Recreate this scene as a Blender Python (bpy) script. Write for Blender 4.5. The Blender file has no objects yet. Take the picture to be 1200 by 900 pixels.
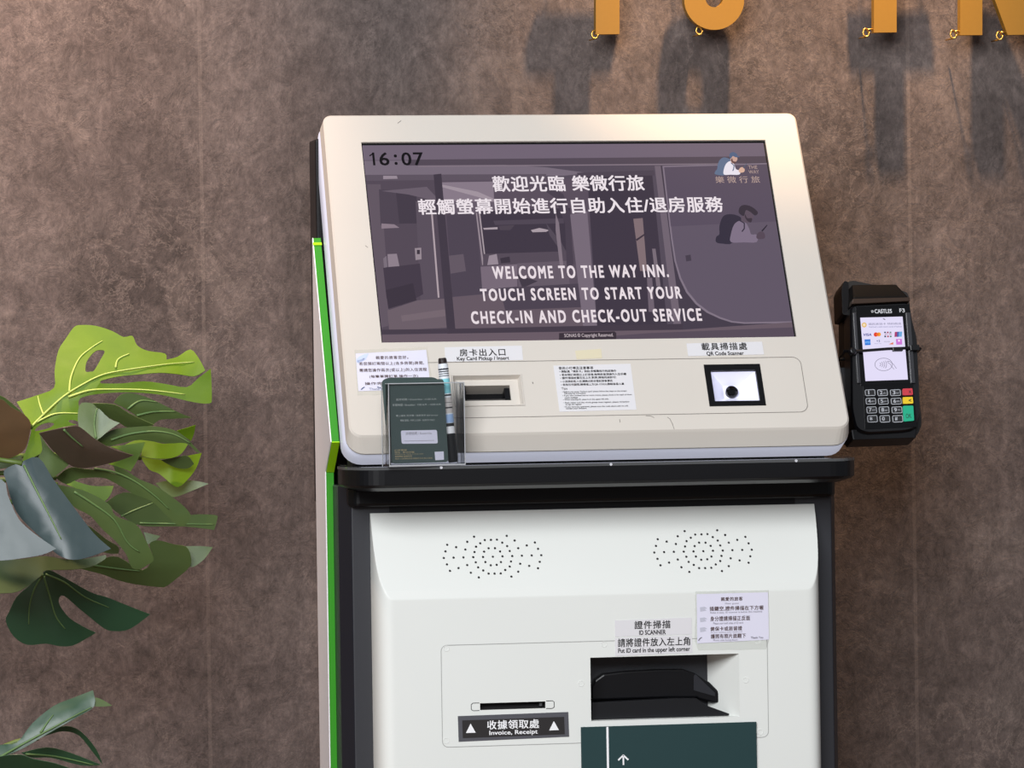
import bpy, bmesh, math, random
from mathutils import Vector, Matrix
from mathutils.geometry import delaunay_2d_cdt

random.seed(7)
S = bpy.context.scene
COL = S.collection
Z0 = 1.35                                   # height of the kiosk screen's centre above the floor

# ------------------------------------------------------------------ camera, light, exposure
FPX = 4995.4                                # focal length in pixels of a 1200 px wide frame
CAM = Vector((-0.9372, -4.7758, -0.1297 + Z0))
YAW, PITCH, ROLL = 0.177847, -0.0071414, -0.0149207
TILT = 0.5348434                            # backward lean of the kiosk head


def cam_axes():
    cy, sy, cp, sp = math.cos(YAW), math.sin(YAW), math.cos(PITCH), math.sin(PITCH)
    f = Vector((sy * cp, cy * cp, sp))
    r = Vector((cy, -sy, 0))
    u = r.cross(f)
    c, s = math.cos(ROLL), math.sin(ROLL)
    return c * r + s * u, -s * r + c * u, f


CR, CU, CF = cam_axes()
cd = bpy.data.cameras.new('camera')
cam = bpy.data.objects.new('camera', cd)
COL.objects.link(cam)
S.camera = cam
cd.sensor_fit = 'HORIZONTAL'
cd.sensor_width = 36.0
cd.lens = FPX / 1200 * 36.0
cd.clip_start, cd.clip_end = 0.1, 50
M = Matrix((CR, CU, -CF)).transposed().to_4x4()
M.translation = CAM
cam.matrix_world = M

S.view_settings.view_transform = 'Standard'
S.view_settings.look = 'None'
S.view_settings.exposure = 0.0
S.view_settings.gamma = 1.0
S.view_settings.use_curve_mapping = False

w = bpy.data.worlds.new('lobby_light')
S.world = w
w.use_nodes = True
w.node_tree.nodes['Background'].inputs[0].default_value = (0.86, 0.91, 1.0, 1)
w.node_tree.nodes['Background'].inputs[1].default_value = 0.22


def aim(o, target):
    d = Vector(target) - o.location
    o.rotation_euler = d.to_track_quat('-Z', 'Y').to_euler()


def area(name, loc, target, sx, sy, power, colr):
    l = bpy.data.lights.new(name, 'AREA')
    l.shape = 'RECTANGLE'
    l.size, l.size_y, l.energy, l.color = sx, sy, power, colr
    o = bpy.data.objects.new(name, l)
    COL.objects.link(o)
    o.location = loc
    aim(o, target)
    return o


def spot(name, loc, target, power, colr, angle, blend, rad):
    l = bpy.data.lights.new(name, 'SPOT')
    l.energy, l.color, l.spot_size, l.spot_blend, l.shadow_soft_size = power, colr, math.radians(angle), blend, rad
    o = bpy.data.objects.new(name, l)
    COL.objects.link(o)
    o.location = loc
    aim(o, target)
    return o


area('daylight_window', (-1.9, -4.6, 3.3), (0, 0, 1.1), 3.2, 2.2, 335, (0.96, 0.98, 1.0))
spot('letter_spot', (0.32, -0.05, 2.56), (0.30, 0.25, 1.97), 200, (1.0, 0.62, 0.33), 52, 0.75, 0.022)
spot('plant_spot', (-0.80, -0.16, 2.60), (-0.76, 0.22, 1.66), 240, (1.0, 0.68, 0.50), 58, 1.0, 0.03)


# ------------------------------------------------------------------ projecting helpers
def ray(x, y):
    return CF + CR * ((x - 600) / FPX) - CU * ((y - 450) / FPX)


class Frame:
    """A flat face in the place: origin, two axes in the face and its outward normal."""
    def __init__(s, o, u, v):
        s.o, s.u, s.v = Vector(o), Vector(u).normalized(), Vector(v).normalized()
        s.n = s.u.cross(s.v)

    def p(s, a, b, c=0.0):
        return s.o + s.u * a + s.v * b + s.n * c

    def px(s, x, y, c=0.0):
        d = ray(x, y)
        t = (c - (CAM - s.o).dot(s.n)) / d.dot(s.n)
        q = CAM + d * t - s.o
        return q.dot(s.u), q.dot(s.v)


ST, CT = math.sin(TILT), math.cos(TILT)
HEAD = Frame((0, 0, Z0), (1, 0, 0), (0, ST, CT))
WALL_Y = 0.25
LET_Y = 0.204
DOOR_Y = -0.112
BODY_Y = -0.070
DOOR = Frame((0, DOOR_Y, 0), (1, 0, 0), (0, 0, 1))
BODY = Frame((0, BODY_Y, 0), (1, 0, 0), (0, 0, 1))
WALL = Frame((0, WALL_Y, 0), (1, 0, 0), (0, 0, 1))
LETTER = Frame((0, LET_Y, 0), (1, 0, 0), (0, 0, 1))


def on_y(x, y, Y):
    d = ray(x, y)
    return CAM + d * ((Y - CAM.y) / d.y)


# ------------------------------------------------------------------ materials
def lin(c):
    return tuple(((v / 255) / 12.92 if v / 255 <= 0.04045 else ((v / 255 + 0.055) / 1.055) ** 2.4) for v in c) + (1.0,)


MATS = {}


def mat(name, rgb, rough=0.5, metal=0.0, spec=0.5, coat=0.0, noise=0.0, nscale=40, bump=0.0):
    if name in MATS:
        return MATS[name]
    m = bpy.data.materials.new(name)
    m.use_nodes = True
    nt = m.node_tree
    b = nt.nodes['Principled BSDF']
    b.inputs['Base Color'].default_value = lin(rgb)
    b.inputs['Roughness'].default_value = rough
    b.inputs['Metallic'].default_value = metal
    b.inputs['Specular IOR Level'].default_value = spec
    b.inputs['Coat Weight'].default_value = coat
    if noise or bump:
        tc = nt.nodes.new('ShaderNodeTexCoord')
        n = nt.nodes.new('ShaderNodeTexNoise')
        n.inputs['Scale'].default_value = nscale
        n.inputs['Detail'].default_value = 6
        nt.links.new(tc.outputs['Object'], n.inputs['Vector'])
        if noise:
            mx = nt.nodes.new('ShaderNodeMix')
            mx.data_type = 'RGBA'
            c = lin(rgb)
            mx.inputs[6].default_value = tuple(v * (1 - noise) for v in c[:3]) + (1,)
            mx.inputs[7].default_value = tuple(min(1, v * (1 + noise)) for v in c[:3]) + (1,)
            nt.links.new(n.outputs[0], mx.inputs[0])
            nt.links.new(mx.outputs[2], b.inputs['Base Color'])
        if bump:
            bp = nt.nodes.new('ShaderNodeBump')
            bp.inputs['Strength'].default_value = bump
            bp.inputs['Distance'].default_value = 0.001
            nt.links.new(n.outputs[0], bp.inputs['Height'])
            nt.links.new(bp.outputs[0], b.inputs['Normal'])
    MATS[name] = m
    return m


def glow(rgb, k=1.0):
    name = 'display_%d_%d_%d' % tuple(rgb) + ('' if k == 1 else '_%d' % int(k * 100))
    if name in MATS:
        return MATS[name]
    m = bpy.data.materials.new(name)
    m.use_nodes = True
    b = m.node_tree.nodes['Principled BSDF']
    b.inputs['Base Color'].default_value = (0.004, 0.004, 0.004, 1)
    b.inputs['Roughness'].default_value = 0.55
    b.inputs['Specular IOR Level'].default_value = 0.06
    b.inputs['Emission Color'].default_value = lin(rgb)
    b.inputs['Emission Strength'].default_value = k
    MATS[name] = m
    return m


def clear(name, tint=(1, 1, 1), rough=0.02, alpha_mix=0.88):
    """Thin clear plastic: mostly see-through with a glossy surface."""
    if name in MATS:
        return MATS[name]
    m = bpy.data.materials.new(name)
    m.use_nodes = True
    nt = m.node_tree
    nt.nodes.remove(nt.nodes['Principled BSDF'])
    out = nt.nodes['Material Output']
    tr = nt.nodes.new('ShaderNodeBsdfTransparent')
    tr.inputs[0].default_value = tint + (1,)
    gl = nt.nodes.new('ShaderNodeBsdfGlossy')
    gl.inputs['Roughness'].default_value = rough
    lw = nt.nodes.new('ShaderNodeFresnel')
    lw.inputs[0].default_value = 1.45
    mx = nt.nodes.new('ShaderNodeMixShader')
    df = nt.nodes.new('ShaderNodeBsdfDiffuse')
    df.inputs[0].default_value = (0.8, 0.82, 0.84, 1)
    m2 = nt.nodes.new('ShaderNodeMixShader')
    m2.inputs[0].default_value = 1 - alpha_mix
    nt.links.new(tr.outputs[0], m2.inputs[1])
    nt.links.new(df.outputs[0], m2.inputs[2])
    nt.links.new(lw.outputs[0], mx.inputs[0])
    nt.links.new(m2.outputs[0], mx.inputs[1])
    nt.links.new(gl.outputs[0], mx.inputs[2])
    nt.links.new(mx.outputs[0], out.inputs[0])
    MATS[name] = m
    return m


JOINTS = [on_y(236, 200, WALL_Y).x, on_y(1072, 650, WALL_Y).x]


def wall_material():
    m = bpy.data.materials.new('brushed_concrete_paper')
    m.use_nodes = True
    nt = m.node_tree
    N, L = nt.nodes, nt.links
    b = N['Principled BSDF']
    tc = N.new('ShaderNodeTexCoord')

    def noise(scale, sx=1, sz=1, detail=6, rough=0.6, dist=0.0):
        mp = N.new('ShaderNodeMapping')
        mp.inputs['Scale'].default_value = (sx, 1, sz)
        L.new(tc.outputs['Object'], mp.inputs[0])
        n = N.new('ShaderNodeTexNoise')
        n.inputs['Scale'].default_value = scale
        n.inputs['Detail'].default_value = detail
        n.inputs['Roughness'].default_value = rough
        n.inputs['Distortion'].default_value = dist
        L.new(mp.outputs[0], n.inputs['Vector'])
        return n.outputs[0]

    def ramp(src, stops):
        r = N.new('ShaderNodeValToRGB')
        e = r.color_ramp.elements
        e[0].position, e[0].color = stops[0][0], stops[0][1]
        e[1].position, e[1].color = stops[-1][0], stops[-1][1]
        for p, c in stops[1:-1]:
            k = e.new(p)
            k.color = c
        L.new(src, r.inputs[0])
        return r.outputs[0]

    def mix(a, bb, fac, mode='MIX'):
        x = N.new('ShaderNodeMix')
        x.data_type = 'RGBA'
        x.blend_type = mode
        if isinstance(fac, float):
            x.inputs[0].default_value = fac
        else:
            L.new(fac, x.inputs[0])
        L.new(a, x.inputs[6])
        L.new(bb, x.inputs[7])
        return x.outputs[2]

    base = ramp(noise(3.6, 1.0, 1.0, 8, 0.66, 0.8),
                [(0.30, lin((64, 56, 54))), (0.48, lin((86, 76, 73))), (0.68, lin((112, 101, 97)))])
    warm = ramp(noise(5.5, 1.2, 0.6, 5, 0.55), [(0.35, lin((68, 59, 56))), (0.7, lin((102, 90, 87)))])
    c = mix(base, warm, 0.42)
    g = lambda v: (v, v, v, 1)
    c = mix(c, ramp(noise(24, 1.0, 0.9, 8, 0.75, 1.6), [(0.32, g(0.6)), (0.5, g(1.0)), (0.7, g(1.5))]), 0.75, 'MULTIPLY')
    c = mix(c, ramp(noise(150, 1.2, 0.7, 4, 0.75), [(0.3, g(0.6)), (0.7, g(1.4))]), 0.75, 'MULTIPLY')
    c = mix(c, ramp(noise(7, 5.0, 0.3, 5, 0.6), [(0.35, g(0.88)), (0.65, g(1.12))]), 0.5, 'MULTIPLY')
    # pale trowel scratches and a few dark gashes
    pale = N.new('ShaderNodeRGB')
    pale.outputs[0].default_value = lin((150, 134, 126))
    dark = N.new('ShaderNodeRGB')
    dark.outputs[0].default_value = lin((44, 37, 35))

    def lines(scale, half, mscale, lo, k, detail=10, sx=1, sz=1):
        sc = ramp(noise(scale, sx, sz, detail, 0.74, 0.4), [(0.5 - half, g(0)), (0.5, g(1)), (0.5 + half, g(0))])
        return mix(sc, ramp(noise(mscale, 1, 1.1, 3, 0.5), [(lo, g(0)), (lo + 0.14, g(k))]), 1.0, 'MULTIPLY')

    c = mix(c, dark.outputs[0], lines(11, 0.014, 5.3, 0.48, 0.4, 5))
    c = mix(c, pale.outputs[0], lines(19, 0.020, 4.4, 0.48, 0.26, 6))
    c = mix(c, pale.outputs[0], lines(13, 0.008, 7.1, 0.56, 0.3, 7, 1.3, 0.6))
    # flat pale trowel patches
    c = mix(c, pale.outputs[0], ramp(noise(10, 1.2, 0.8, 5, 0.6, 0.8), [(0.60, g(0)), (0.66, g(0.12)), (0.9, g(0.2))]))
    # faint pale joints between the hung lengths of wall covering
    sp = N.new('ShaderNodeSeparateXYZ')
    L.new(tc.outputs['Object'], sp.inputs[0])
    for xj in JOINTS:
        m1, m2, m3 = [N.new('ShaderNodeMath') for _ in range(3)]
        m1.operation, m2.operation, m3.operation = 'SUBTRACT', 'ABSOLUTE', 'LESS_THAN'
        m1.inputs[1].default_value = xj
        m3.inputs[1].default_value = 0.0022
        L.new(sp.outputs[0], m1.inputs[0])
        L.new(m1.outputs[0], m2.inputs[0])
        L.new(m2.outputs[0], m3.inputs[0])
        m4 = N.new('ShaderNodeMath')
        m4.operation = 'MULTIPLY'
        m4.inputs[1].default_value = 0.13
        L.new(m3.outputs[0], m4.inputs[0])
        c = mix(c, pale.outputs[0], m4.outputs[0])
    L.new(c, b.inputs['Base Color'])
    b.inputs['Roughness'].default_value = 0.72
    b.inputs['Specular IOR Level'].default_value = 0.25
    bp = N.new('ShaderNodeBump')
    bp.inputs['Strength'].default_value = 0.6
    bp.inputs['Distance'].default_value = 0.004
    L.new(noise(46, 1, 0.8, 10, 0.75, 0.6), bp.inputs['Height'])
    L.new(bp.outputs[0], b.inputs['Normal'])
    return m


def leaf_material(name, rgb, rough, trans, coat=0.0):
    m = bpy.data.materials.new(name)
    m.use_nodes = True
    nt = m.node_tree
    N, L = nt.nodes, nt.links
    b = N['Principled BSDF']
    tc = N.new('ShaderNodeTexCoord')
    n = N.new('ShaderNodeTexNoise')
    n.inputs['Scale'].default_value = 22
    n.inputs['Detail'].default_value = 5
    L.new(tc.outputs['Object'], n.inputs['Vector'])
    mx = N.new('ShaderNodeMix')
    mx.data_type = 'RGBA'
    c = lin(rgb)
    mx.inputs[6].default_value = (c[0] * 0.72, c[1] * 0.78, c[2] * 0.8, 1)
    mx.inputs[7].default_value = (c[0] * 1.3, c[1] * 1.2, c[2] * 1.1, 1)
    L.new(n.outputs[0], mx.inputs[0])
    L.new(mx.outputs[2], b.inputs['Base Color'])
    b.inputs['Roughness'].default_value = rough
    b.inputs['Coat Weight'].default_value = coat
    b.inputs['Coat Roughness'].default_value = 0.38
    bp = N.new('ShaderNodeBump')
    bp.inputs['Strength'].default_value = 0.25
    bp.inputs['Distance'].default_value = 0.004
    L.new(n.outputs[0], bp.inputs['Height'])
    L.new(bp.outputs[0], b.inputs['Normal'])
    tl = N.new('ShaderNodeBsdfTranslucent')
    tl.inputs[0].default_value = (c[0] * 1.5, c[1] * 1.45, c[2] * 0.7, 1)
    ms = N.new('ShaderNodeMixShader')
    ms.inputs[0].default_value = trans
    L.new(b.outputs[0], ms.inputs[1])
    L.new(tl.outputs[0], ms.inputs[2])
    L.new(ms.outputs[0], N['Material Output'].inputs[0])
    return m


CREAM = mat('cream_plastic', (208, 201, 192), 0.42, spec=0.4, noise=0.03, nscale=9)
DOORM = mat('white_plastic', (222, 224, 220), 0.4, spec=0.4, noise=0.02, nscale=7)
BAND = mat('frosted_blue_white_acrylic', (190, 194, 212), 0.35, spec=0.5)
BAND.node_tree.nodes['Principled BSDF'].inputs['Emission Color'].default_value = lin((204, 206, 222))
BAND.node_tree.nodes['Principled BSDF'].inputs['Emission Strength'].default_value = 0.55  # weak emission added to brighten the frosted band
BLACK = mat('black_plastic', (13, 13, 16), 0.35, spec=0.28)
BLACKG = mat('black_gloss', (9, 9, 11), 0.12, spec=0.5)
CHARC = mat('charcoal_metal', (42, 43, 48), 0.45, spec=0.5, noise=0.06, nscale=300)
DARKH = mat('dark_rear_housing', (34, 33, 34), 0.5)
GREEN = mat('fluorescent_green_acrylic', (54, 142, 36), 0.25, spec=0.6)
GREENB = mat('fluorescent_yellow_green', (165, 225, 20), 0.2, spec=0.6)
GREYP = mat('grey_side_sheet', (212, 212, 216), 0.5, noise=0.04, nscale=12)
SEAM = mat('seam_grey', (120, 114, 108), 0.7)  # plain grey for engraved outlines and scratches
INK = mat('black_ink', (24, 22, 24), 0.7)
INKB = mat('brown_ink', (74, 50, 48), 0.7)
INKG = mat('grey_ink', (128, 124, 136), 0.7)
PAPER = mat('white_label', (216, 214, 217), 0.55)
PAPERL = mat('lavender_white_paper', (218, 216, 232), 0.55)
TAPE = clear('clear_tape', (0.97, 0.97, 0.96), 0.2, 0.95)
ACRY = clear('clear_acrylic', (0.975, 0.98, 0.985), 0.04, 0.997)
OCHRE = mat('ochre_satin_paint', (142, 102, 24), 0.5, noise=0.05, nscale=200)
BRASS = mat('brass', (205, 160, 80), 0.3, metal=0.9)
WIRE = mat('steel_wire', (70, 66, 62), 0.4, metal=0.7)
PETROL = mat('petrol_green_board', (10, 50, 52), 0.6, noise=0.04, nscale=60)
WHITEP = mat('white_print', (236, 236, 238), 0.6)
SLEEVE = mat('dark_green_card', (58, 74, 72), 0.6, noise=0.05, nscale=80)
LEAF_UP = leaf_material('leaf_upper_side', (82, 102, 56), 0.42, 0.10, 0.2)
LEAF_BLUE_SHEEN = leaf_material('leaf_painted_blue_sheen', (50, 68, 72), 0.5, 0.05, 0.4)  # dark green leaf with the window's bluish reflection put into its base colour
LEAF_BROWN_SHEEN = leaf_material('leaf_painted_brown_sheen', (106, 82, 58), 0.45, 0.05, 0.2)  # leaf colour with a brown reflection of the surroundings mixed in
LEAF_DUSK_SHEEN = leaf_material('leaf_painted_dusk_sheen', (84, 72, 62), 0.45, 0.05, 0.2)  # dark leaf colour with a reddish brown sheen painted in
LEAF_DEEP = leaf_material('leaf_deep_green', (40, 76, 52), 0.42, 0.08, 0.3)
LEAF_UN = leaf_material('leaf_underside', (118, 156, 12), 0.5, 0.45)
LEAF_VEIN = mat('leaf_vein', (172, 190, 96), 0.5)
STEM = mat('plant_stem', (86, 106, 44), 0.5)


# ------------------------------------------------------------------ mesh helpers
def root_loc(o):
    while o.parent:
        o = o.parent
    return o.location.copy()


def tri(outer, holes=(), extra=()):
    """Triangles of a 2-D outline with holes; returns points and index triples."""
    pts, edges = [], []
    for loop in [outer] + list(holes):
        k = len(pts)
        pts += [Vector((p[0], p[1])) for p in loop]
        edges += [(k + i, k + (i + 1) % len(loop)) for i in range(len(loop))]
    pts += [Vector((p[0], p[1])) for p in extra]
    v, e, f, *_ = delaunay_2d_cdt(pts, edges, [], 1, 1e-7)
    keep = []
    for t in f:
        c = (sum(v[i].x for i in t) / len(t), sum(v[i].y for i in t) / len(t))
        if in_poly(c, outer) and not any(in_poly(c, h) for h in holes):
            keep.append(tuple(t))
    return [(p.x, p.y) for p in v], keep


def in_poly(p, poly):
    r = False
    n = len(poly)
    for i in range(n):
        a, c = poly[i], poly[(i + 1) % n]
        if (a[1] > p[1]) != (c[1] > p[1]) and p[0] < (c[0] - a[0]) * (p[1] - a[1]) / (c[1] - a[1]) + a[0]:
            r = not r
    return r


def edge_gap(p, poly):
    q, best = Vector(p), 1e9
    n = len(poly)
    for i in range(n):
        a, c = Vector(poly[i]), Vector(poly[(i + 1) % n])
        d = c - a
        t = max(0, min(1, (q - a).dot(d) / max(1e-12, d.length_squared)))
        best = min(best, (q - a - d * t).length)
    return best


class MB:
    def __init__(s):
        s.v, s.f, s.m = [], [], []

    def face(s, pts, m=0):
        k = len(s.v)
        s.v += [Vector(p) for p in pts]
        s.f.append(tuple(range(k, k + len(pts))))
        s.m.append(m)

    def flat(s, fr, outer, w=0.0, holes=(), m=0, flip=False):
        v, f = tri(outer, holes)
        k = len(s.v)
        s.v += [fr.p(a, b, w) for a, b in v]
        for t in f:
            a, b, c = [Vector(v[i]) for i in t[:3]]
            ccw = (b - a).cross(c - a) > 0
            t = t if ccw != flip else tuple(reversed(t))
            s.f.append(tuple(k + i for i in t))
            s.m.append(m)

    def loft(s, rings, cap0=False, cap1=False, m=0, closed=True):
        k = len(s.v)
        n = len(rings[0])
        for r in rings:
            s.v += [Vector(p) for p in r]
        for i in range(len(rings) - 1):
            for j in range(n if closed else n - 1):
                a, b = k + i * n + j, k + i * n + (j + 1) % n
                s.f.append((a, b, b + n, a + n))
                s.m.append(m)
        if cap0:
            s.f.append(tuple(k + j for j in reversed(range(n))))
            s.m.append(m)
        if cap1:
            s.f.append(tuple(k + (len(rings) - 1) * n + j for j in range(n)))
            s.m.append(m)

    def prism(s, fr, poly, w0, w1, m=0):
        a = sum(poly[i][0] * poly[(i + 1) % len(poly)][1] - poly[(i + 1) % len(poly)][0] * poly[i][1] for i in range(len(poly)))
        if a < 0:
            poly = list(reversed(poly))
        s.loft([[fr.p(p[0], p[1], w0) for p in poly], [fr.p(p[0], p[1], w1) for p in poly]], m=m)
        s.flat(fr, poly, w1, m=m)
        s.flat(fr, poly, w0, m=m, flip=True)

    def box(s, fr, u0, u1, v0, v1, w0, w1, m=0):
        s.prism(fr, [(u0, v0), (u1, v0), (u1, v1), (u0, v1)], w0, w1, m)

    def tube(s, pts, r, seg=10, m=0, caps=True):
        pts = [Vector(p) for p in pts]
        rad = r if isinstance(r, (list, tuple)) else [r] * len(pts)
        rings = []
        ref = Vector((0.13, 0.3, 0.95))
        for i, p in enumerate(pts):
            t = (pts[min(i + 1, len(pts) - 1)] - pts[max(i - 1, 0)]).normalized()
            a = t.cross(ref)
            if a.length < 1e-3:
                a = t.cross(Vector((1, 0, 0)))
            a.normalize()
            b = t.cross(a)
            rings.append([p + (a * math.cos(2 * math.pi * j / seg) + b * math.sin(2 * math.pi * j / seg)) * rad[i] for j in range(seg)])
        s.loft(rings, caps, caps, m)

    def lathe(s, o, ax, prof, seg=20, m=0):
        o, ax = Vector(o), Vector(ax).normalized()
        a = ax.orthogonal().normalized()
        b = ax.cross(a)
        s.loft([[o + ax * h + (a * math.cos(2 * math.pi * j / seg) + b * math.sin(2 * math.pi * j / seg)) * r for j in range(seg)]
                for h, r in prof], True, True, m)

    def disc(s, fr, cu, cv, r, w, seg=10, m=0):
        s.face([fr.p(cu + r * math.cos(2 * math.pi * j / seg), cv + r * math.sin(2 * math.pi * j / seg), w) for j in range(seg)], m)

    def ring(s, fr, outer, width, w, m=0):
        """A thin printed or engraved line following a closed outline (given counter-clockwise)."""
        n = len(outer)
        inn = []
        for i in range(n):
            p, q, r = Vector(outer[i - 1]), Vector(outer[i]), Vector(outer[(i + 1) % n])
            d = (r - p)
            d = Vector((-d.y, d.x)).normalized()
            inn.append(q + d * width)
        for i in range(n):
            j = (i + 1) % n
            s.face([fr.p(*outer[i], w), fr.p(*outer[j], w), fr.p(*inn[j], w), fr.p(*inn[i], w)], m)

    def line(s, fr, pts, width, w, m=0):
        for i in range(len(pts) - 1):
            a, b = Vector(pts[i]), Vector(pts[i + 1])
            d = (b - a).normalized()
            nn = Vector((-d.y, d.x)) * width / 2
            a, b = a - d * width * .2, b + d * width * .2
            s.face([fr.p(*(a - nn), w), fr.p(*(b - nn), w), fr.p(*(b + nn), w), fr.p(*(a + nn), w)], m)

    def build(s, name, mats, parent=None, smooth=False, bevel=0.0, seg=2, merge=False, solid=0.0):
        me = bpy.data.meshes.new(name)
        L = root_loc(parent) if parent else Vector((0, 0, 0))
        me.from_pydata([p - L for p in s.v], [], s.f)
        for mm in (mats if isinstance(mats, (list, tuple)) else [mats]):
            me.materials.append(mm)
        for p, mi in zip(me.polygons, s.m):
            p.material_index = mi
        bm = bmesh.new()
        bm.from_mesh(me)
        if merge or bevel:
            bmesh.ops.remove_doubles(bm, verts=bm.verts, dist=2e-5)
            bmesh.ops.recalc_face_normals(bm, faces=bm.faces)
        for f in bm.faces:
            f.smooth = smooth
        bm.to_mesh(me)
        bm.free()
        me.update()
        o = bpy.data.objects.new(name, me)
        COL.objects.link(o)
        if parent:
            o.parent = parent
        if bevel:
            bv = o.modifiers.new('bevel', 'BEVEL')
            bv.width, bv.segments, bv.limit_method, bv.angle_limit = bevel, seg, 'ANGLE', math.radians(40)
        if solid:
            sd = o.modifiers.new('thickness', 'SOLIDIFY')
            sd.thickness, sd.offset = solid, -1
            ed_ = o.modifiers.new('crisp_rim', 'EDGE_SPLIT')
            ed_.split_angle = math.radians(50)
            if len(me.materials) > 1:
                sd.material_offset = 1
        return o

    def text(s, fr, body, u0, u1, v0, v1, w=0.0003, bold=0.0, m=0, spacing=1.0, slant=0.0):
        """Print a line of writing stretched into the rectangle u0..u1, v0..v1 of a face."""
        c = bpy.data.curves.new('writing', 'FONT')
        c.body = body
        c.size = 1.0
        c.space_character = spacing
        c.shear = slant
        c.resolution_u = 3
        c.fill_mode = 'FRONT'
        o = bpy.data.objects.new('writing', c)
        COL.objects.link(o)
        bpy.context.view_layer.update()
        dg = bpy.context.evaluated_depsgraph_get()
        me = bpy.data.meshes.new_from_object(o.evaluated_get(dg))
        xs = [v.co.x for v in me.vertices]
        ys = [v.co.y for v in me.vertices]
        if xs:
            x0, x1, y0, y1 = min(xs), max(xs), min(ys), max(ys)
            kx, ky = (u1 - u0) / (x1 - x0), (v1 - v0) / (y1 - y0)
            # a heavier stroke: the same outlines printed again a hair's breadth aside
            bx, by = bold * 1.1 * kx, bold * 0.8 * ky
            for n_, (ox, oy) in enumerate([(0, 0)] if bold == 0 else [(-bx, -by), (bx, -by), (bx, by), (-bx, by)]):
                k = len(s.v)
                for v in me.vertices:
                    s.v.append(fr.p(u0 + (v.co.x - x0) * kx + ox, v0 + (v.co.y - y0) * ky + oy, w + n_ * 8e-6))
                for p in me.polygons:
                    s.f.append(tuple(k + i for i in p.vertices))
                    s.m.append(m)
        bpy.data.objects.remove(o)
        bpy.data.curves.remove(c)
        bpy.data.meshes.remove(me)

    def tpx(s, fr, body, xl, xr, yt, yb, c=0.0, **k):
        """text() with the rectangle read off the photograph: left and right x, top and bottom y at its middle."""
        xm, ym = (xl + xr) / 2, (yt + yb) / 2
        um, vm = fr.px(xm, ym, c)
        vt, vb = fr.px(xm, yt, c)[1], fr.px(xm, yb, c)[1]
        ul, ur = fr.px(xl, ym, c)[0], fr.px(xr, ym, c)[0]
        s.text(fr, body, ul, ur, vb, vt, **k)


def qpx(fr, pts, c=0.0):
    return [fr.px(x, y, c) for x, y in pts]


def zoomed(pts, x0, y0, sc):
    return [(x0 + a / sc, y0 + b / sc) for a, b in pts]


def ccw(poly):
    a = sum(poly[i][0] * poly[(i + 1) % len(poly)][1] - poly[(i + 1) % len(poly)][0] * poly[i][1] for i in range(len(poly)))
    return list(poly) if a > 0 else list(reversed(poly))


def rrect(u0, u1, v0, v1, r, n=5):
    """Rounded rectangle outline, counter-clockwise; r may be four radii (bl, br, tr, tl)."""
    rs = r if isinstance(r, (list, tuple)) else [r] * 4
    out = []
    for (cx, cy, a0), rr in zip([(u0, v0, 180), (u1, v0, 270), (u1, v1, 0), (u0, v1, 90)], rs):
        ox = cx + (rr if cx == u0 else -rr)
        oy = cy + (rr if cy == v0 else -rr)
        for i in range(n + 1):
            a = math.radians(a0 + 90 * i / n)
            out.append((ox + rr * math.cos(a), oy + rr * math.sin(a)))
    return out


def round_poly(poly, r, n=4):
    """Round the corners of a polygon."""
    out = []
    k = len(poly)
    for i in range(k):
        p, q, t = Vector(poly[i - 1]), Vector(poly[i]), Vector(poly[(i + 1) % k])
        a, b = (p - q), (t - q)
        rr = min(r, a.length * .45, b.length * .45)
        a, b = q + a.normalized() * rr, q + b.normalized() * rr
        for j in range(n + 1):
            s_ = j / n
            out.append(tuple((1 - s_) ** 2 * a + 2 * s_ * (1 - s_) * q + s_ ** 2 * b))
    return out


def smooth_poly(pts, n=4, closed=True, sharp=False):
    """Catmull-Rom curve through points."""
    out = []
    k = len(pts)
    rng = range(k if closed else k - 1)
    for i in rng:
        g = (lambda j: Vector(pts[j % k])) if closed else (lambda j: Vector(pts[max(0, min(k - 1, j))]))
        p0, p1, p2, p3 = g(i - 1), g(i), g(i + 1), g(i + 2)
        if closed and sharp and (p0 - p1).length and (p0 - p1).angle(p2 - p1, 3) < 1.75:
            p0 = p1
        if closed and sharp and (p3 - p2).length and (p1 - p2).angle(p3 - p2, 3) < 1.75:
            p3 = p2
        for j in range(n):
            t = j / n
            out.append(0.5 * (2 * p1 + (p2 - p0) * t + (2 * p0 - 5 * p1 + 4 * p2 - p3) * t * t + (3 * p1 - p0 - 3 * p2 + p3) * t ** 3))
    if not closed:
        out.append(Vector(pts[-1]))
    return out


def thing(name, label, cat, loc, group=None):
    o = bpy.data.objects.new(name, None)
    o.empty_display_size = 0.05
    COL.objects.link(o)
    o.location = loc
    o['label'], o['category'] = label, cat
    if group:
        o['group'] = group
    return o


# ------------------------------------------------------------------ the room
b = MB()
b.box(WALL, -3.0, 3.0, 0, 3.0, -0.1, 0)
o = b.build('wall_back', wall_material())
o['kind'] = 'structure'
b = MB()
b.face([(-3, -6, 0), (3, -6, 0), (3, WALL_Y, 0), (-3, WALL_Y, 0)])
b.face([(-3, -6, -.05), (-3, WALL_Y, -.05), (3, WALL_Y, -.05), (3, -6, -.05)])
o = b.build('floor', mat('floor_wood', (104, 70, 42), 0.4, noise=0.1, nscale=6))
o['kind'] = 'structure'

# ------------------------------------------------------------------ the kiosk
K = thing('check_in_kiosk', 'white self check-in kiosk with a tilted touch screen standing against the brown wall', 'kiosk', (0, 0, 0))

# head shell ---------------------------------------------------------
HW0, HW1, HT = 0.2795, 0.2840, 0.1722
vb = HEAD.px(700, 506.8)[1]
vb1 = HEAD.px(700, 527.3, -0.018)[1]
vb2 = HEAD.px(700, 539.3, -0.05)[1]


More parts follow.
